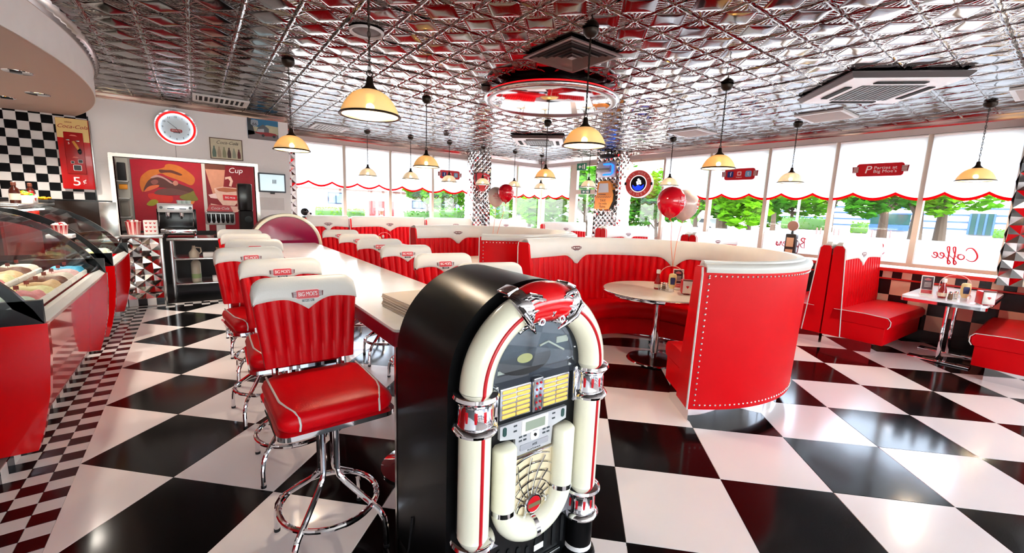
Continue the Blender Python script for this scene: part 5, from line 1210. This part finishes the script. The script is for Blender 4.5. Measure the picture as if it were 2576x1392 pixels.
# orange car door on the pillar
t = obj('car_door_sign', None, None, face_M((7.165, 6.37, 1.87), (0, -1, 0), (0, 0, 1)), 'orange car door hung as a sign on the quilted pillar', 'sign')
outl = [(-.25, -.29), (.16, -.29), (.25, -.12), (.26, .02), (.22, .12), (.16, .28), (.10, .31), (-.14, .31), (-.2, .27), (-.21, .02), (-.25, -.02)]
MB().prism(outl, -.03, .02, 'xy').build('door_skin', mat('taxi_orange', (232, 140, 14), .3), t)
MB().prism([(.16, -.29), (.25, -.12), (.26, .02), (.22, .12), (.29, .02), (.29, -.14), (.22, -.27)], -.05, .01, 'xy').build('door_edge', MBLK, t, smooth=0)
MB().prism([(-.17, .06), (.13, .07), (.10, .26), (-.14, .26)], .02, .024, 'xy').build('door_window', mat('door_glass', (214, 218, 222), .1), t, smooth=0)
for k in range(16): MB().box(-.2+k*.025, -.1875+k*.025, (-.045, -.03)[k % 2], (-.03, -.015)[k % 2], .02, .0215).build('check', MBLK, t, smooth=0)
text('TAXI\n1st mile\nRates', .075, mat('door_ink', (90, 50, 6), .5), t, Matrix.Translation((-.02, -.17, .021)))
MB().rbox(-.15, .05, -.008, .008, .02, .032, .004, M=Matrix.Translation((0, .025, 0))).build('door_handle', mat('handle_brown', (120, 64, 10), .4), t)
t = obj('blue_neon_sign', None, None, face_M((7.165, 6.37, 2.42), (0, -1, 0), (0, 0, 1)), 'silver panel with glowing blue neon curve above the orange car door', 'sign')
MB().rbox(-.25, .25, -.16, .16, -.03, 0, .006).build('panel', mat('panel_silver', (196, 190, 196), .3, .4), t)
MB().rbox(-.25, .12, -.05, .03, 0, .03, .012).build('grey_bar', mat('bar_grey', (150, 144, 140), .3, .5), t)
MB().tube([(-.05, .11, .03), (.14, .11, .03), (.2, .08, .03), (.2, -.08, .03), (.14, -.11, .03), (-.05, -.11, .03)], .018, 10).build('blue_tube', mat('neon_azure', (30, 120, 240), .3, emit=(20, 110, 255), estr=.3), t)
t = obj('ceiling_projector', None, None, Matrix.Translation((7.1, 6.3, ZC-.13)), 'small black speaker under the ceiling at the quilted pillar', 'speaker')
MB().rbox(-.08, .08, -.11, .11, 0, .08, .01).build('housing', MBLK, t); MB().lathe([(.012, .08), (.012, .118)], 10).build('stem', MBLK, t); MB().tube([(0, -.05, 0), (.03, -.08, -.12), (.06, -.02, -.22)], .004, 5).build('cable', MBLK, t)
EXG = mat('exit_green', (0, 92, 66), .4, emit=(0, 120, 80), estr=.02)
for (y, z, w, h, xs), lb in (((7.34, 2.555, .3, .16, 7.4), 'green running-man exit sign hanging above the glazed door'), ((7.28, 1.98, .28, .085, XR+.012), 'narrow green exit sign on the glazed door')):
    t = obj('exit_sign', None, None, on_right(y, z, xs), lb, 'sign')
    MB().rbox(-w/2, w/2, -h/2, h/2, -.01, .01, .003, 1).build('panel', EXG, t)
    MB().prism([(-w*.32, 0), (-w*.14, h*.3), (-w*.14, h*.1), (0, h*.1), (0, -h*.1), (-w*.14, -h*.1), (-w*.14, -h*.3)], .0105, .012, 'xy').build('arrow', SIGNWHITE, t, smooth=0)
    MB().box(w*.12, w*.2, -h*.3, h*.25, .0105, .012).build('man', SIGNWHITE, t, smooth=0); MB().box(w*.28, w*.4, -h*.36, h*.36, .0105, .012).build('doorway', SIGNWHITE, t, smooth=0)
    if xs < XR: MB().box(-.004, .004, h/2, ZC-z, -.004, .004).build('hanger', STEEL, t, smooth=0)
t = obj('shield_sign', None, None, on_far(5.42, 2.10, 8.575), 'red shield sign with chrome trim on the far quilted pillar', 'sign')
MB().prism([(-.2, .18), (-.1, .21), (.1, .21), (.2, .18), (.2, -.02), (.1, -.16), (0, -.21), (-.1, -.16), (-.2, -.02)], -.03, .015, 'xy').build('shield', mat('shield_red', (206, 20, 24), .25), t)
MB().prism([(-.2, .18), (-.16, .19), (-.15, -.05), (-.07, -.15), (-.1, -.16), (-.2, -.02)], .015, .02, 'xy').build('dark_edge', mat('shield_dark', (60, 8, 10), .3), t, smooth=0)
MB().tube([(.02, .17, .02), (.14, .14, .022), (.16, .0, .022), (.06, -.14, .022)], .012, 8).build('chrome_curve', CHROME, t)
# reversed script on the frosted film, read from outside
def stroke(t, pts, r=.007):
    P = [Vector((a, b, 0)) for a, b in pts]; out = []
    for i in range(len(P)-1):
        p0, p1, p2, p3 = P[max(0, i-1)], P[i], P[i+1], P[min(len(P)-1, i+2)]
        for k in range(5):
            u = k/5; out.append(.5*((2*p1)+(p2-p0)*u+(2*p0-5*p1+4*p2-p3)*u*u+(3*p1-p0-3*p2+p3)*u**3))
    out.append(P[-1]); n = len(out)
    MB().tube([(p.x, p.y, 0) for p in out], [r*(.45+.75*sin(pi*(i+.5)/n)) for i in range(n)], 6).build('script_letter', mat('script_red', (196, 16, 30), .4), t)
GL = {'C': ([(.17, .16), (.15, .21), (.09, .22), (.03, .15), (.0, .06), (.03, -.02), (.09, -.03), (.15, .01)], .17), 'o': ([(.05, .09), (.01, .06), (.01, .01), (.05, -.01), (.09, .02), (.09, .07), (.05, .09), (.11, .08)], .11),
      'f': ([(.0, .02), (.05, .12), (.07, .21), (.04, .22), (.03, .1), (.03, -.06), (.01, -.12), (-.01, -.08), (.05, .0), (.09, .04)], .085), 'e': ([(.0, .02), (.06, .05), (.07, .09), (.03, .09), (.01, .04), (.03, -.01), (.07, -.005), (.1, .03)], .095),
      'B': ([(.04, -.02), (.05, .1), (.06, .2), (.03, .2), (.1, .22), (.13, .17), (.07, .11), (.13, .06), (.1, -.01), (.03, -.02)], .15), 'u': ([(.0, .08), (.01, .02), (.04, -.01), (.08, .08), (.08, .01), (.11, .01)], .11), 'r': ([(.0, .0), (.03, .09), (.05, .08), (.06, .0), (.09, .02)], .085),
      'g': ([(.06, .08), (.02, .07), (.02, .01), (.06, .02), (.07, .08), (.06, -.08), (.02, -.11), (.01, -.07), (.1, .02)], .1), 's': ([(.0, .0), (.05, .09), (.06, .04), (.04, -.005), (.01, .0), (.09, .02)], .085),
      'S': ([(.14, .17), (.11, .22), (.05, .2), (.05, .13), (.11, .07), (.1, .0), (.04, -.02), (.0, .03)], .15), 'h': ([(.0, .0), (.05, .2), (.03, .2), (.02, -.01), (.05, .08), (.08, .07), (.08, .0), (.11, .02)], .11), 'a': ([(.07, .08), (.02, .08), (.01, .02), (.05, .0), (.08, .08), (.08, .01), (.11, .02)], .11), 'k': ([(.0, .0), (.05, .2), (.03, .2), (.02, -.01), (.04, .06), (.08, .09), (.05, .05), (.09, .0), (.11, .02)], .11)}
def script(word, yc, zc, sc, label):
    W = sum(GL[c][1] for c in word)*sc
    t = obj('window_script', None, None, face_M((XR+.026, yc, zc), (0, 1, 0), (0, 0, 1)), label, 'lettering')
    x = -W/2
    for c in word: stroke(t, [(x+a*sc, b*sc) for a, b in GL[c][0]], .007*sc*1.7); x += GL[c][1]*sc
script('Coffee', .96, 1.10, .62, 'red script Coffee seen reversed on the frosted window at right')
script('Burgers', 2.78, 1.09, .62, 'red script Burgers seen reversed behind the gas pump model'); script('Shakes', 1.83, 1.09, .62, 'red script Shakes seen reversed behind the booth bench')
# ================================================================== tabletop things
KET = mat('ketchup_red', (150, 8, 10), .12, coat=.5); CAPW = mat('cap_white', (240, 236, 230), .35); LABC = mat('label_ivory', (226, 206, 180), .5)
MUS = mat('mayo_cream', (238, 214, 150), .3); LABB = mat('label_navy', (40, 50, 100), .45)
def ketchup(loc, label):
    return bottle('ketchup_bottle', loc, [(.03, 0), (.033, .006), (.034, .06), (.03, .085), (.018, .125), (.0155, .165)], KET, label, capm=CAPW, cap=[(.019, .165), (.02, .175), (.02, .198), (.017, .205), (.001, .206)], labm=LABC, lab=[(.0346, .02), (.0348, .058)], group='ketchup bottles')
def squeezy(loc, label, rz=0):
    t = thing('mayonnaise_bottle', label, 'bottle', loc, rz, group='upside-down squeeze bottles')
    rings = []
    for z, a, b in ((.03, .02, .018), (.045, .026, .02), (.075, .036, .024), (.13, .039, .025), (.168, .036, .024), (.18, .028, .02), (.183, .012, .01)): rings.append([(a*cos(2*pi*k/20), b*sin(2*pi*k/20), z) for k in range(20)])
    MB().loft(rings).build('bottle_body', MUS, t, smooth=60); MB().lathe([(.025, 0), (.026, .005), (.024, .032)], 18).build('cap', CAPW, t)
    MB().prism([(-.02, .075), (.02, .075), (.024, .13), (.02, .145), (-.02, .145), (-.024, .13)], -.0275, -.0245).build('paper_label', LABB, t, smooth=0)
    return t
def shaker(loc, label, c):
    t = thing('shaker', label, 'shaker', loc, group='salt and pepper shakers'); MB().lathe([(.018, 0), (.02, .01), (.016, .06)], 14).build('glass_body', mat('shaker_'+('s' if c else 'p'), (226, 220, 210) if c else (120, 96, 76), .15), t); MB().lathe([(.0165, .06), (.0165, .07), (.009, .082), (.001, .083)], 14).build('metal_top', CHROME, t)
def napkins(loc, rz, label):
    t = thing('napkin_dispenser', label, 'dispenser', loc, rz, group='red napkin dispensers')
    MB().rbox(-.05, .05, -.07, .07, .008, .135, .008).build('red_case', SIGNRED, t); MB().rbox(-.044, .044, -.076, -.069, .015, .135, .005).build('steel_face', mat('face_steel', (216, 208, 200), .3, .3), t)
    MB().prism([(-.016, .085), (0, .09), (.016, .085), (0, .062)], -.0775, -.0765).build('red_heart', SIGNRED, t, smooth=0); MB().rbox(-.046, .046, -.078, -.06, .135, .15, .004).build('lip', mat('lip_brown', (110, 60, 54), .3), t)
    for x in (-.035, .035):
        for y in (-.05, .05): MB().lathe([(.01, 0), (.01, .01)], 8, (x, y, 0)).build('foot', CAPW, t)
def caddy(loc, rz, label):
    t = thing('wire_caddy', label, 'caddy', loc, rz, group='wire condiment caddies')
    MB().tube(rrect_pts(-.12, .12, -.05, .05, .02, .012), .0025, 6, closed=True).build('base_wire', CHROME, t); MB().tube(rrect_pts(-.12, .12, -.05, .05, .02, .05), .0025, 6, closed=True).build('rail_wire', CHROME, t)
    MB().tube([(-.118, 0, .012), (-.118, 0, .1)]+[(-.118*cos(pi*i/12), 0, .14+.11*sin(pi*i/12)) for i in range(13)]+[(.118, 0, .1), (.118, 0, .012)], .0035, 6).build('handle', mat('handle_pink', (226, 180, 170), .4), t)
    for x in (-.12, .12):
        for y in (-.04, .04): MB().tube([(x, y, 0), (x, y, .05)], .0025, 6).build('wire_leg', CHROME, t)
def rrect_pts(x0, x1, y0, y1, r, z): return [(x, y, z) for x, y in rrect(x0, x1, y0, y1, r)]
def menu_stand(loc, rz, label):
    t = thing('menu_card', label, 'menu card', loc, rz, group='table menu cards')
    M = Matrix.Rotation(radians(-8), 4, 'X')
    MB().rbox(-.05, .05, -.035, .035, 0, .01, .003).build('holder_base', CAPW, t); MB().rbox(-.052, .052, -.003, .003, .01, .21, .002, 1).build('card', CAPW, t, M)
    MB().box(-.044, .044, -.0042, -.003, .06, .2).build('dark_print', mat('menu_maroon', (70, 26, 36), .4), t, M, smooth=0); MB().box(-.044, .044, -.0042, -.003, .018, .056).build('red_print', SIGNRED, t, M, smooth=0)
    MB().prism([(-.03, .172), (0, .188), (.03, .172), (.02, .16), (-.02, .16)], -.0052, -.0042).build('print_badge', mat('print_rose', (196, 90, 96), .4), t, M, smooth=0)
    for k in range(4): MB().box(-.025, .03, -.0052, -.0042, .09+k*.014, .096+k*.014).build('print_line', mat('print_pale', (200, 180, 176), .5), t, M, smooth=0)
D1 = -pi/4*.9                                       # things on the tables face the camera side
ketchup((3.775, 2.56, .746), 'ketchup bottle on the round table in the near booth'); shaker((3.80, 2.50, .746), 'pepper shaker beside the ketchup on the round table', 0); shaker((3.82, 2.46, .746), 'salt shaker beside the mayonnaise on the round table', 1)
squeezy((3.80, 2.41, .746), 'cream mayonnaise bottle on the round table in the near booth', -.9); napkins((3.83, 2.27, .746), -.9, 'red napkin dispenser on the round table in the near booth')
caddy((3.86, 2.46, .746), -.9, 'wire caddy with hooped handle tied with balloon ribbon on the round table'); menu_stand((3.98, 2.46, .746), -.9, 'dark menu card behind the mayonnaise on the round table')
menu_stand((6.35, .965, .745), -1.2, 'dark red menu card at the left of the table by the Coffee window'); ketchup((6.27, .83, .745), 'ketchup bottle on the table by the Coffee window'); shaker((6.25, .765, .745), 'pepper shaker on the table by the Coffee window', 0); shaker((6.36, .74, .745), 'salt shaker on the table by the Coffee window', 1)
squeezy((6.28, .67, .745), 'cream mayonnaise bottle on the table by the Coffee window', -1.2); napkins((6.17, .515, .745), -1.15, 'red napkin dispenser on the table by the Coffee window'); caddy((6.37, .76, .745), -1.3, 'wire caddy with hooped handle on the table by the Coffee window')
ketchup((2.72, 7.62, .75), 'orange labelled sauce bottle on the far cafe table'); napkins((2.86, 7.64, .75), -.3, 'napkin dispenser on the far cafe table'); caddy((2.78, 7.72, .75), -.3, 'wire caddy on the far cafe table'); squeezy((2.64, 7.62, .75), 'squeeze bottle on the far cafe table', -.3)
# ================================================================== balloons
def balloon(p, R, m, label, anchor, pm, dirn):
    t = thing('balloon', label, 'balloon', anchor, group='party balloons tied to the tables')
    q = Vector(p)-Vector(anchor)
    prof = [(.001, 1.0), (.25, .97), (.5, .87), (.75, .67), (.92, .4), (1.0, .05), (.97, -.3), (.84, -.65), (.62, -.95), (.36, -1.16), (.12, -1.27), (.05, -1.29)]
    MB().lathe([(r*R, z*R) for r, z in prof], 28, q).build('balloon_skin', m, t, smooth=80)
    MB().lathe([(.02*R, -1.27*R), (.05*R, -1.3*R), (.1*R, -1.38*R), (.001, -1.36*R)], 10, q).build('knot', m, t)
    MB().tube([(q.x, q.y, q.z-1.36*R), (q.x*.8+.01, q.y*.8, q.z*.7), (q.x*.4, q.y*.4+.01, q.z*.35), (0, 0, 0)], .0025, 5).build('ribbon', mat('ribbon_orange', (240, 100, 30), .4), t)
    d = Vector(dirn).normalized(); up = Vector((0, 0, 1)); rt = d.cross(up)*-1
    M = face_M(q+d*(R*1.003)+up*(.04*R), up.cross(d), up)
    text("BIG\nMOE'S", R*.3, pm, t, M, name='print'); text('DINER', R*.15, pm, t, M @ Matrix.Translation((0, -R*.38, -.02*R)), name='print')
BR = mat('balloon_red', (214, 6, 30), .12, coat=.6); BW = mat('balloon_white', (206, 182, 172), .2, coat=.4); PPK = mat('print_pink', (250, 190, 196), .5); PRD = mat('print_red', (200, 40, 50), .5)
ca, cb = (3.86, 2.46, .99), (3.5, 5.25, .748)
balloon(at(1689, 505, z=1.60) if 0 else (CAM+ray(1689, 505)*3.95), .128, BR, 'big red balloon tied to the near round table', ca, PPK, (-.1, -1, 0))
balloon(CAM+ray(1722, 512)*4.25, .135, BW, 'pale balloon behind the big red one', ca, PRD, (.3, -1, 0))
balloon(CAM+ray(1273, 484)*5.9, .112, BR, 'red balloon tied to the farther booth table', cb, PPK, (.3, -1, 0))
balloon(CAM+ray(1248, 493)*6.1, .125, BW, 'pale balloon left of the farther red balloon', cb, PRD, (-.6, -1, 0))
# ================================================================== things on the ledges
t = thing('gas_pump_model', 'dark model gas pump with round globe on the window ledge', 'ornament', (XR-.12, 2.72, 0.91))
MB().rbox(-.07, .07, -.1, .1, 0, .05, .008).build('plinth', BLK, t); MB().rbox(-.05, .05, -.075, .075, .05, .38, .02).build('pump_body', mat('pump_dark', (44, 34, 30), .3), t)
MB().box(-.052, -.05, -.05, .05, .18, .32).build('dial_plate', mat('plate_tan', (196, 150, 116), .4), t, smooth=0); MB().box(-.052, -.05, -.05, .05, .08, .14).build('dial_plate', MATS['plate_tan'], t, smooth=0)
MB().lathe([(.075, -.02), (.078, 0), (.075, .02), (.001, .022)], 24, M=Matrix.Translation((0, 0, .50)) @ Matrix.Rotation(-pi/2, 4, 'Y')).build('globe', mat('globe_tan', (150, 110, 96), .3), t); MB().lathe([(.02, .38), (.015, .43)], 10).build('globe_neck', BLK, t)
MB().tube([(0, -.07, .3), (0, -.11, .25), (0, -.1, .1), (0, -.075, .07)], .008, 6).build('hose', STEEL, t)
# the two back walls of the wall ledge behind the banquette carry an old telephone-like ornament and a figure
t = thing('ledge_ornament', 'black and white ornament on the ledge at the left end of the far windows', 'ornament', (1.66, YF-.05, .94))
MB().box(-.05, .05, -.03, .05, 0, .30).build('stand', BLK, t, smooth=0); MB().sphere((0, -.02, .38), .075, 14, 10).build('black_ball', BLK, t); MB().sphere((.07, -.05, .34), .05, 12, 8).build('white_ball', SIGNWHITE, t); MB().sphere((.085, -.095, .35), .02, 8, 6).build('eye', BLK, t)
t = thing('chef_figure', 'small chef figurine on the ledge of the third far window', 'figurine', (3.12, YF-.07, .94))
MB().rbox(-.04, .04, -.03, .03, 0, .2, .01).build('plinth', SIGNWHITE, t); MB().lathe([(.05, .2), (.06, .24), (.045, .33), (.02, .36)], 14).build('coat', SIGNWHITE, t); MB().sphere((0, 0, .40), .045, 12, 8).build('head', mat('figure_skin', (206, 150, 126), .5), t); MB().lathe([(.04, .43), (.055, .46), (.05, .49), (.001, .5)], 14).build('hat', SIGNWHITE, t); MB().box(-.03, .03, -.055, -.045, .28, .32).build('scarf', SIGNRED, t, smooth=0)
struct('trim_6', MB().rbox(1.52, XR, YF-.14, YF+.03, ZS-.03, ZS, .005), mat('ledge_white', (240, 236, 232), .35))
# ================================================================== outside the windows
struct('ground', MB().box(-120, 260, 9.05, 260, -.35, -.12).box(7.65, 260, -160, 9.05, -.35, -.12), mat('pale_paving', (160, 156, 150), .8, var=.08, scale=.3))
LEAF = [cloth_mat('leaf_%d' % i, c, .45) for i, c in enumerate(((58, 112, 14), (78, 130, 20), (38, 88, 16)))]
BARK = mat('bark', (58, 44, 32), .8, bump=.4, bscale=12)
def gp(x, y, z=-.12): return at(x, y, z=z)
def crown_mesh(seed, R=3.6, H=2.3, n=2400, m=None):
    rnd = random.Random(seed); mb = MB()
    cl = [(rnd.uniform(-.62, .62)*R, rnd.uniform(-.62, .62)*R, rnd.uniform(-.55, .6)*H, rnd.uniform(.3, .5)*R) for _ in range(11)]
    for k in range(n):
        cx, cy, cz, r = cl[k % len(cl)]
        a, b = rnd.uniform(0, 2*pi), rnd.uniform(-1, 1); q = r*(.55+.45*rnd.random()**.5)
        c = Vector((cx+q*sqrt(1-b*b)*cos(a), cy+q*sqrt(1-b*b)*sin(a), cz+q*b*.8))
        M = Matrix.Translation(c) @ Matrix.Rotation(rnd.uniform(0, 6), 4, 'Z') @ Matrix.Rotation(rnd.uniform(-1.2, 1.2), 4, 'X')
        s = rnd.uniform(.2, .38)*R/3.6
        mb.add([(-s, 0, 0), (0, -s*.6, s*.1), (s, 0, 0), (0, s*.6, s*.1)], [(0, 1, 2, 3)], M)
    return mb.mesh('leaf_crown', m, 0)
CROWN = [crown_mesh(s, m=LEAF[s % 3]) for s in range(4)]
def tree(p, h, sc, label, k=0, trunk_r=.2, name='tree'):
    """p: foot; h: height of the crown centre; sc: crown scale"""
    t = thing(name, label, 'tree', p, group='trees seen through the windows')
    rnd = random.Random(k+50)
    MB().tube([(0, 0, 0), (.05, .03, h*.3), (-.04, .05, h*.6), (0, 0, h)], [trunk_r*1.15, trunk_r, trunk_r*.8, trunk_r*.4], 10).build('trunk', BARK, t)
    for q in range(5):
        a = q*1.3+k; MB().tube([(0, 0, h*(.45+.05*q)), (cos(a)*.9*sc, sin(a)*.9*sc, h*(.72+.05*q)), (cos(a)*1.7*sc, sin(a)*1.7*sc, h*(.95+.05*q))], [trunk_r*.45, trunk_r*.3, trunk_r*.1], 7).build('branch', BARK, t)
    c = obj('leaf_crown', CROWN[k % 4], t, Matrix.Translation((0, 0, h)) @ Matrix.Rotation(k*1.1, 4, 'Z') @ Matrix.Diagonal((sc, sc, sc, 1)), kind='stuff')
    return t
def far_tree(px, dist, h, sc, label, k, tr=.2):
    d = ray(px, 600); d = Vector((d.x, d.y, 0)).normalized()
    return tree((d.x*dist, d.y*dist, -.12), h, sc, label, k, tr)
far_tree(2362, 62, 4.8, 1.35, 'leafy tree standing right in the Coffee window', 0, .45)
far_tree(2300, 60, 5.0, 1.2, 'leafy tree standing left in the Coffee window', 1, .5)
far_tree(2216, 56, 4.8, 1.4, 'leafy tree outside the window with the party sign', 2, .38)
far_tree(1940, 70, 5.2, 1.2, 'slim tree outside the window behind the gas pump model', 3, .3)
far_tree(2085, 78, 6.5, 1.5, 'tree showing bare branches beside the window mullion left of the party sign', 0, .25)
far_tree(1812, 27, 3.1, .95, 'thick-trunked tree outside the right window with the social sign', 1, .32)
far_tree(1880, 48, 3.8, 1.3, 'bright green tree right of the thick trunk', 2, .2)
far_tree(1985, 95, 5.1, 2.0, 'broad tree over the far hedge behind the gas pump model', 3, .3)
far_tree(1745, 46, 3.4, 1.2, 'tree behind the pale balloon in the right windows', 0, .2)
far_tree(1650, 20, 2.0, .52, 'young tree right of the round neon sign', 2, .08)
far_tree(1628, 33, 2.9, .8, 'tree behind the round neon sign', 1, .1)
far_tree(1470, 30, 3.0, 1.2, 'tree seen through the glazed exit door', 3, .15)
far_tree(1330, 42, 3.1, 1.35, 'tree in the corner window of the far wall', 1, .15)
far_tree(1262, 50, 3.3, 1.2, 'tree behind the balloon pair', 2, .15)
far_tree(1075, 54, 3.0, .95, 'small tree in the fourth far window, left part', 0, .14)
far_tree(1140, 56, 3.1, .9, 'small tree in the fourth far window, right part', 3, .14)
# hedges and shrubs
def hedge(p0, p1, h, w, label, k, m=0):
    a, b = Vector(p0), Vector(p1); L = (b-a).length; rnd = random.Random(k)
    t = thing('hedge', label, 'hedge', ((a+b)/2)[:2]+(-.12,), atan2(b.y-a.y, b.x-a.x), group='hedges outside')
    core = MB().rbox(-L/2, L/2, -w/2, w/2, 0, h*.85, h*.15, 2).build('hedge_core', mat('hedge_green', (40, 74, 24), .8), t)
    mb = MB()
    for q in range(int(L*40)):
        x, y, z = rnd.uniform(-L/2, L/2), rnd.uniform(-w/2, w/2), rnd.uniform(.0, h)
        if rnd.random() < .6: y = -w/2-.05 if rnd.random() < .5 else w/2+.05
        else: z = h*rnd.uniform(.82, 1.0)
        s = rnd.uniform(.08, .16)
        mb.add([(-s, 0, 0), (0, 0, -s*.7), (s, 0, 0), (0, 0, s*.7)], [(0, 1, 2, 3)], Matrix.Translation((x, y, z)) @ Matrix.Rotation(rnd.uniform(-1.3, 1.3), 4, 'Z') @ Matrix.Rotation(rnd.uniform(-.8, .8), 4, 'X'))
    mb.build('leaves', LEAF[m], t, smooth=0, kind='stuff')
def gpd(px, dist): d = ray(px, 600); d = Vector((d.x, d.y, 0)).normalized(); return Vector((d.x*dist, d.y*dist, -.12))
hedge(gpd(795, 54), gpd(862, 54), 1.1, 1, 'clipped hedge under the blue window of the brick building', 1, 1); hedge(gpd(872, 54), gpd(915, 55), 1.0, 1, 'clipped hedge left of the red doors', 2, 1)
hedge(gpd(1020, 52), gpd(1080, 53), 1.0, 1.4, 'loose hedge behind the chef figurine', 3, 2); hedge(gpd(1095, 48), gpd(1172, 50), 1.5, 2, 'rounded hedge in the fourth far window', 4, 0)
hedge(gpd(1960, 90), gpd(2080, 90), 2.2, 2, 'long hedge behind the gas pump model', 5, 0); hedge(gpd(2135, 80), gpd(2180, 80), 1.6, 2, 'low shrub bed outside the party sign window', 6, 1); hedge(gpd(2495, 95), gpd(2550, 95), 1.3, 2, 'low shrub right of the glazed entrance', 7, 1)
hedge(gpd(1690, 60), gpd(1775, 62), 1.4, 2, 'shrubs behind the pale balloon', 8, 1)
# striped building opposite the right windows
XB = 105
t = thing('striped_building', 'pale building with blue stripes and glazed entrance across the car park', 'building', (XB, 24, -.12))
def bz(px, y): return at(px, y, X=XB)
MB().box(0, 12, -60, 22, 0, 13).build('wall', mat('cladding_pale', (140, 142, 150), .6), t, smooth=0)
BLU = mat('trim_blue', (8, 50, 120), .5)
for z in (.9, 2.1, 3.3, 4.4): MB().box(-.15, 0, -60, 22, z, z+.22).build('blue_stripe', BLU, t, smooth=0)
y0, y1 = bz(2502, 560).y-24, bz(2440, 560).y-24
MB().box(-.4, .0, y0, y1, .2, 3.7).build('glazed_entrance', mat('far_glass', (16, 44, 44), .15), t, smooth=0)
for k in range(4): yy = y0+(y1-y0)*k/3; MB().box(-.5, -.4, yy-.12, yy+.12, .2, 3.7).build('blue_mullion', BLU, t, smooth=0)
y0, y1 = bz(2290, 560).y-24, bz(2190, 560).y-24
MB().box(-.4, .0, y0, y1, .6, 3.3).build('shop_window', MATS['far_glass'], t, smooth=0); MB().box(-.5, -.4, y0, y1, .3, 1.3).build('blue_panel', BLU, t, smooth=0)
MB().box(-.6, 0, -60, 22, 12.4, 13.2).build('roof_edge', BLU, t, smooth=0)
# brick building beyond the far windows
YB2 = 60
t = thing('brick_building', 'low pale brick building with red doors and brown eaves beyond the far windows', 'building', (14, YB2, -.12))
def bx_(px): return at(px, 520, Y=YB2).x-14
MB().box(bx_(700), bx_(1186), 0, 8, 0, 3.3).build('wall', mat('pale_brick', (150, 134, 124), .8, var=.12, scale=1), t, smooth=0)
MB().box(bx_(700)-.3, bx_(1186)+.3, -.4, 8.4, 3.3, 3.5).build('eaves', mat('eave_brown', (90, 40, 34), .6), t, smooth=0)
MB().prism([(-.6, 3.5), (8.6, 3.5), (4, 5.6)], bx_(700)-.3, bx_(1186)+.3, 'yz').build('roof', mat('roof_grey', (150, 144, 140), .7), t, smooth=0)
for p0, p1, z0, z1 in ((825, 865, 1.5, 3.0), (1036, 1070, 1.2, 2.4), (1108, 1124, 1.0, 2.4), (1144, 1156, 1.0, 2.4)):
    w = MB().box(bx_(p0), bx_(p1), -.1, .0, z0, z1).build('window', mat('frame_blue', (20, 40, 64), .4), t, smooth=0); n = 2 if p1-p0 > 20 else 1
    for k in range(n): a = bx_(p0)+.15+(bx_(p1)-bx_(p0)-.15)*k/n; MB().box(a, a+(bx_(p1)-bx_(p0)-.15)/n-.15, -.14, -.1, z0+.15, z1-.15).build('pane', mat('far_pane', (90, 120, 140), .15), w, smooth=0)
for p in (929, 952, 975): MB().box(bx_(p), bx_(p+15), -.1, 0, 0, 2.1).build('red_door', mat('door_maroon', (96, 36, 36), .5), t, smooth=0)
# glass building seen through the room corner
t = thing('glass_building', 'blue-green glazed building behind the corner windows', 'building', (62, 92, -.12))
MB().box(-22, 22, 0, 10, 0, 7).build('wall', mat('curtain_wall', (34, 66, 72), .2), t, smooth=0)
for k in range(15): MB().box(-22+k*3.1, -21.7+k*3.1, -.3, 0, 0, 7).build('fin', mat('fin_pale', (206, 214, 216), .4), t, smooth=0)
# cars
def car(p, rz, c, label):
    t = thing('car', label, 'car', p, rz, group='parked cars outside')
    m = mat('car_paint_%d_%d_%d' % c, c, .2, coat=.5)
    prof = [(-2.1, .3), (-2.15, .75), (-1.5, .95), (-.9, 1.42), (.6, 1.45), (1.2, 1.0), (2.0, .85), (2.15, .5), (2.1, .3)]
    MB().prism(prof, -.85, .85).build('car_body', m, t); MB().prism([(-1.25, .98), (-.8, 1.36), (.5, 1.38), (1.0, 1.0)], -.87, .87).build('car_windows', mat('car_glass', (30, 36, 40), .1), t, smooth=0)
    for x in (-1.35, 1.3):
        for y in (-.8, .8): MB().lathe([(.33, -.1), (.33, .1), (.15, .11)], 16, M=Matrix.Translation((x, y, .33)) @ Matrix.Rotation(pi/2, 4, 'X')).build('wheel', MBLK, t)
for px, d, rz, c, lb in ((1786, 48, 1.0, (210, 216, 220), 'silver car left of the thick tree trunk'), (1700, 44, .8, (196, 206, 214), 'pale car behind the balloon ribbons'), (1290, 48, .6, (230, 226, 220), 'white car below the balloon pair'), (1348, 56, .7, (170, 40, 44), 'red car in the corner window of the far wall'), (1385, 52, .9, (190, 200, 210), 'silver car left of the exit door'), (1415, 58, .9, (60, 90, 110), 'dark blue car left of the exit door')):
    car(gpd(px, d), rz, c, lb)
for k, px in enumerate((2052, 2062, 2096, 2108, 2192, 2238)):
    t = thing('bollard', ('leftmost', 'second', 'third', 'fourth', 'fifth', 'rightmost')[k]+' of the slim red bollards outside the right windows', 'bollard', gpd(px, 46), group='red bollards outside'); MB().lathe([(.06, 0), (.06, .95), (.03, 1.0)], 8).build('post', mat('bollard_red', (150, 50, 50), .5), t)
t = thing('lamp_post', 'grey lamp post outside the window behind the gas pump model', 'lamp post', gpd(1998, 30)); MB().lathe([(.08, 0), (.06, 7)], 10).build('post', GREY, t); MB().lathe([(.22, 2.1), (.22, 2.14)], 16, M=Matrix.Translation((0, 0, 0))).build('round_plate', SIGNWHITE, t)
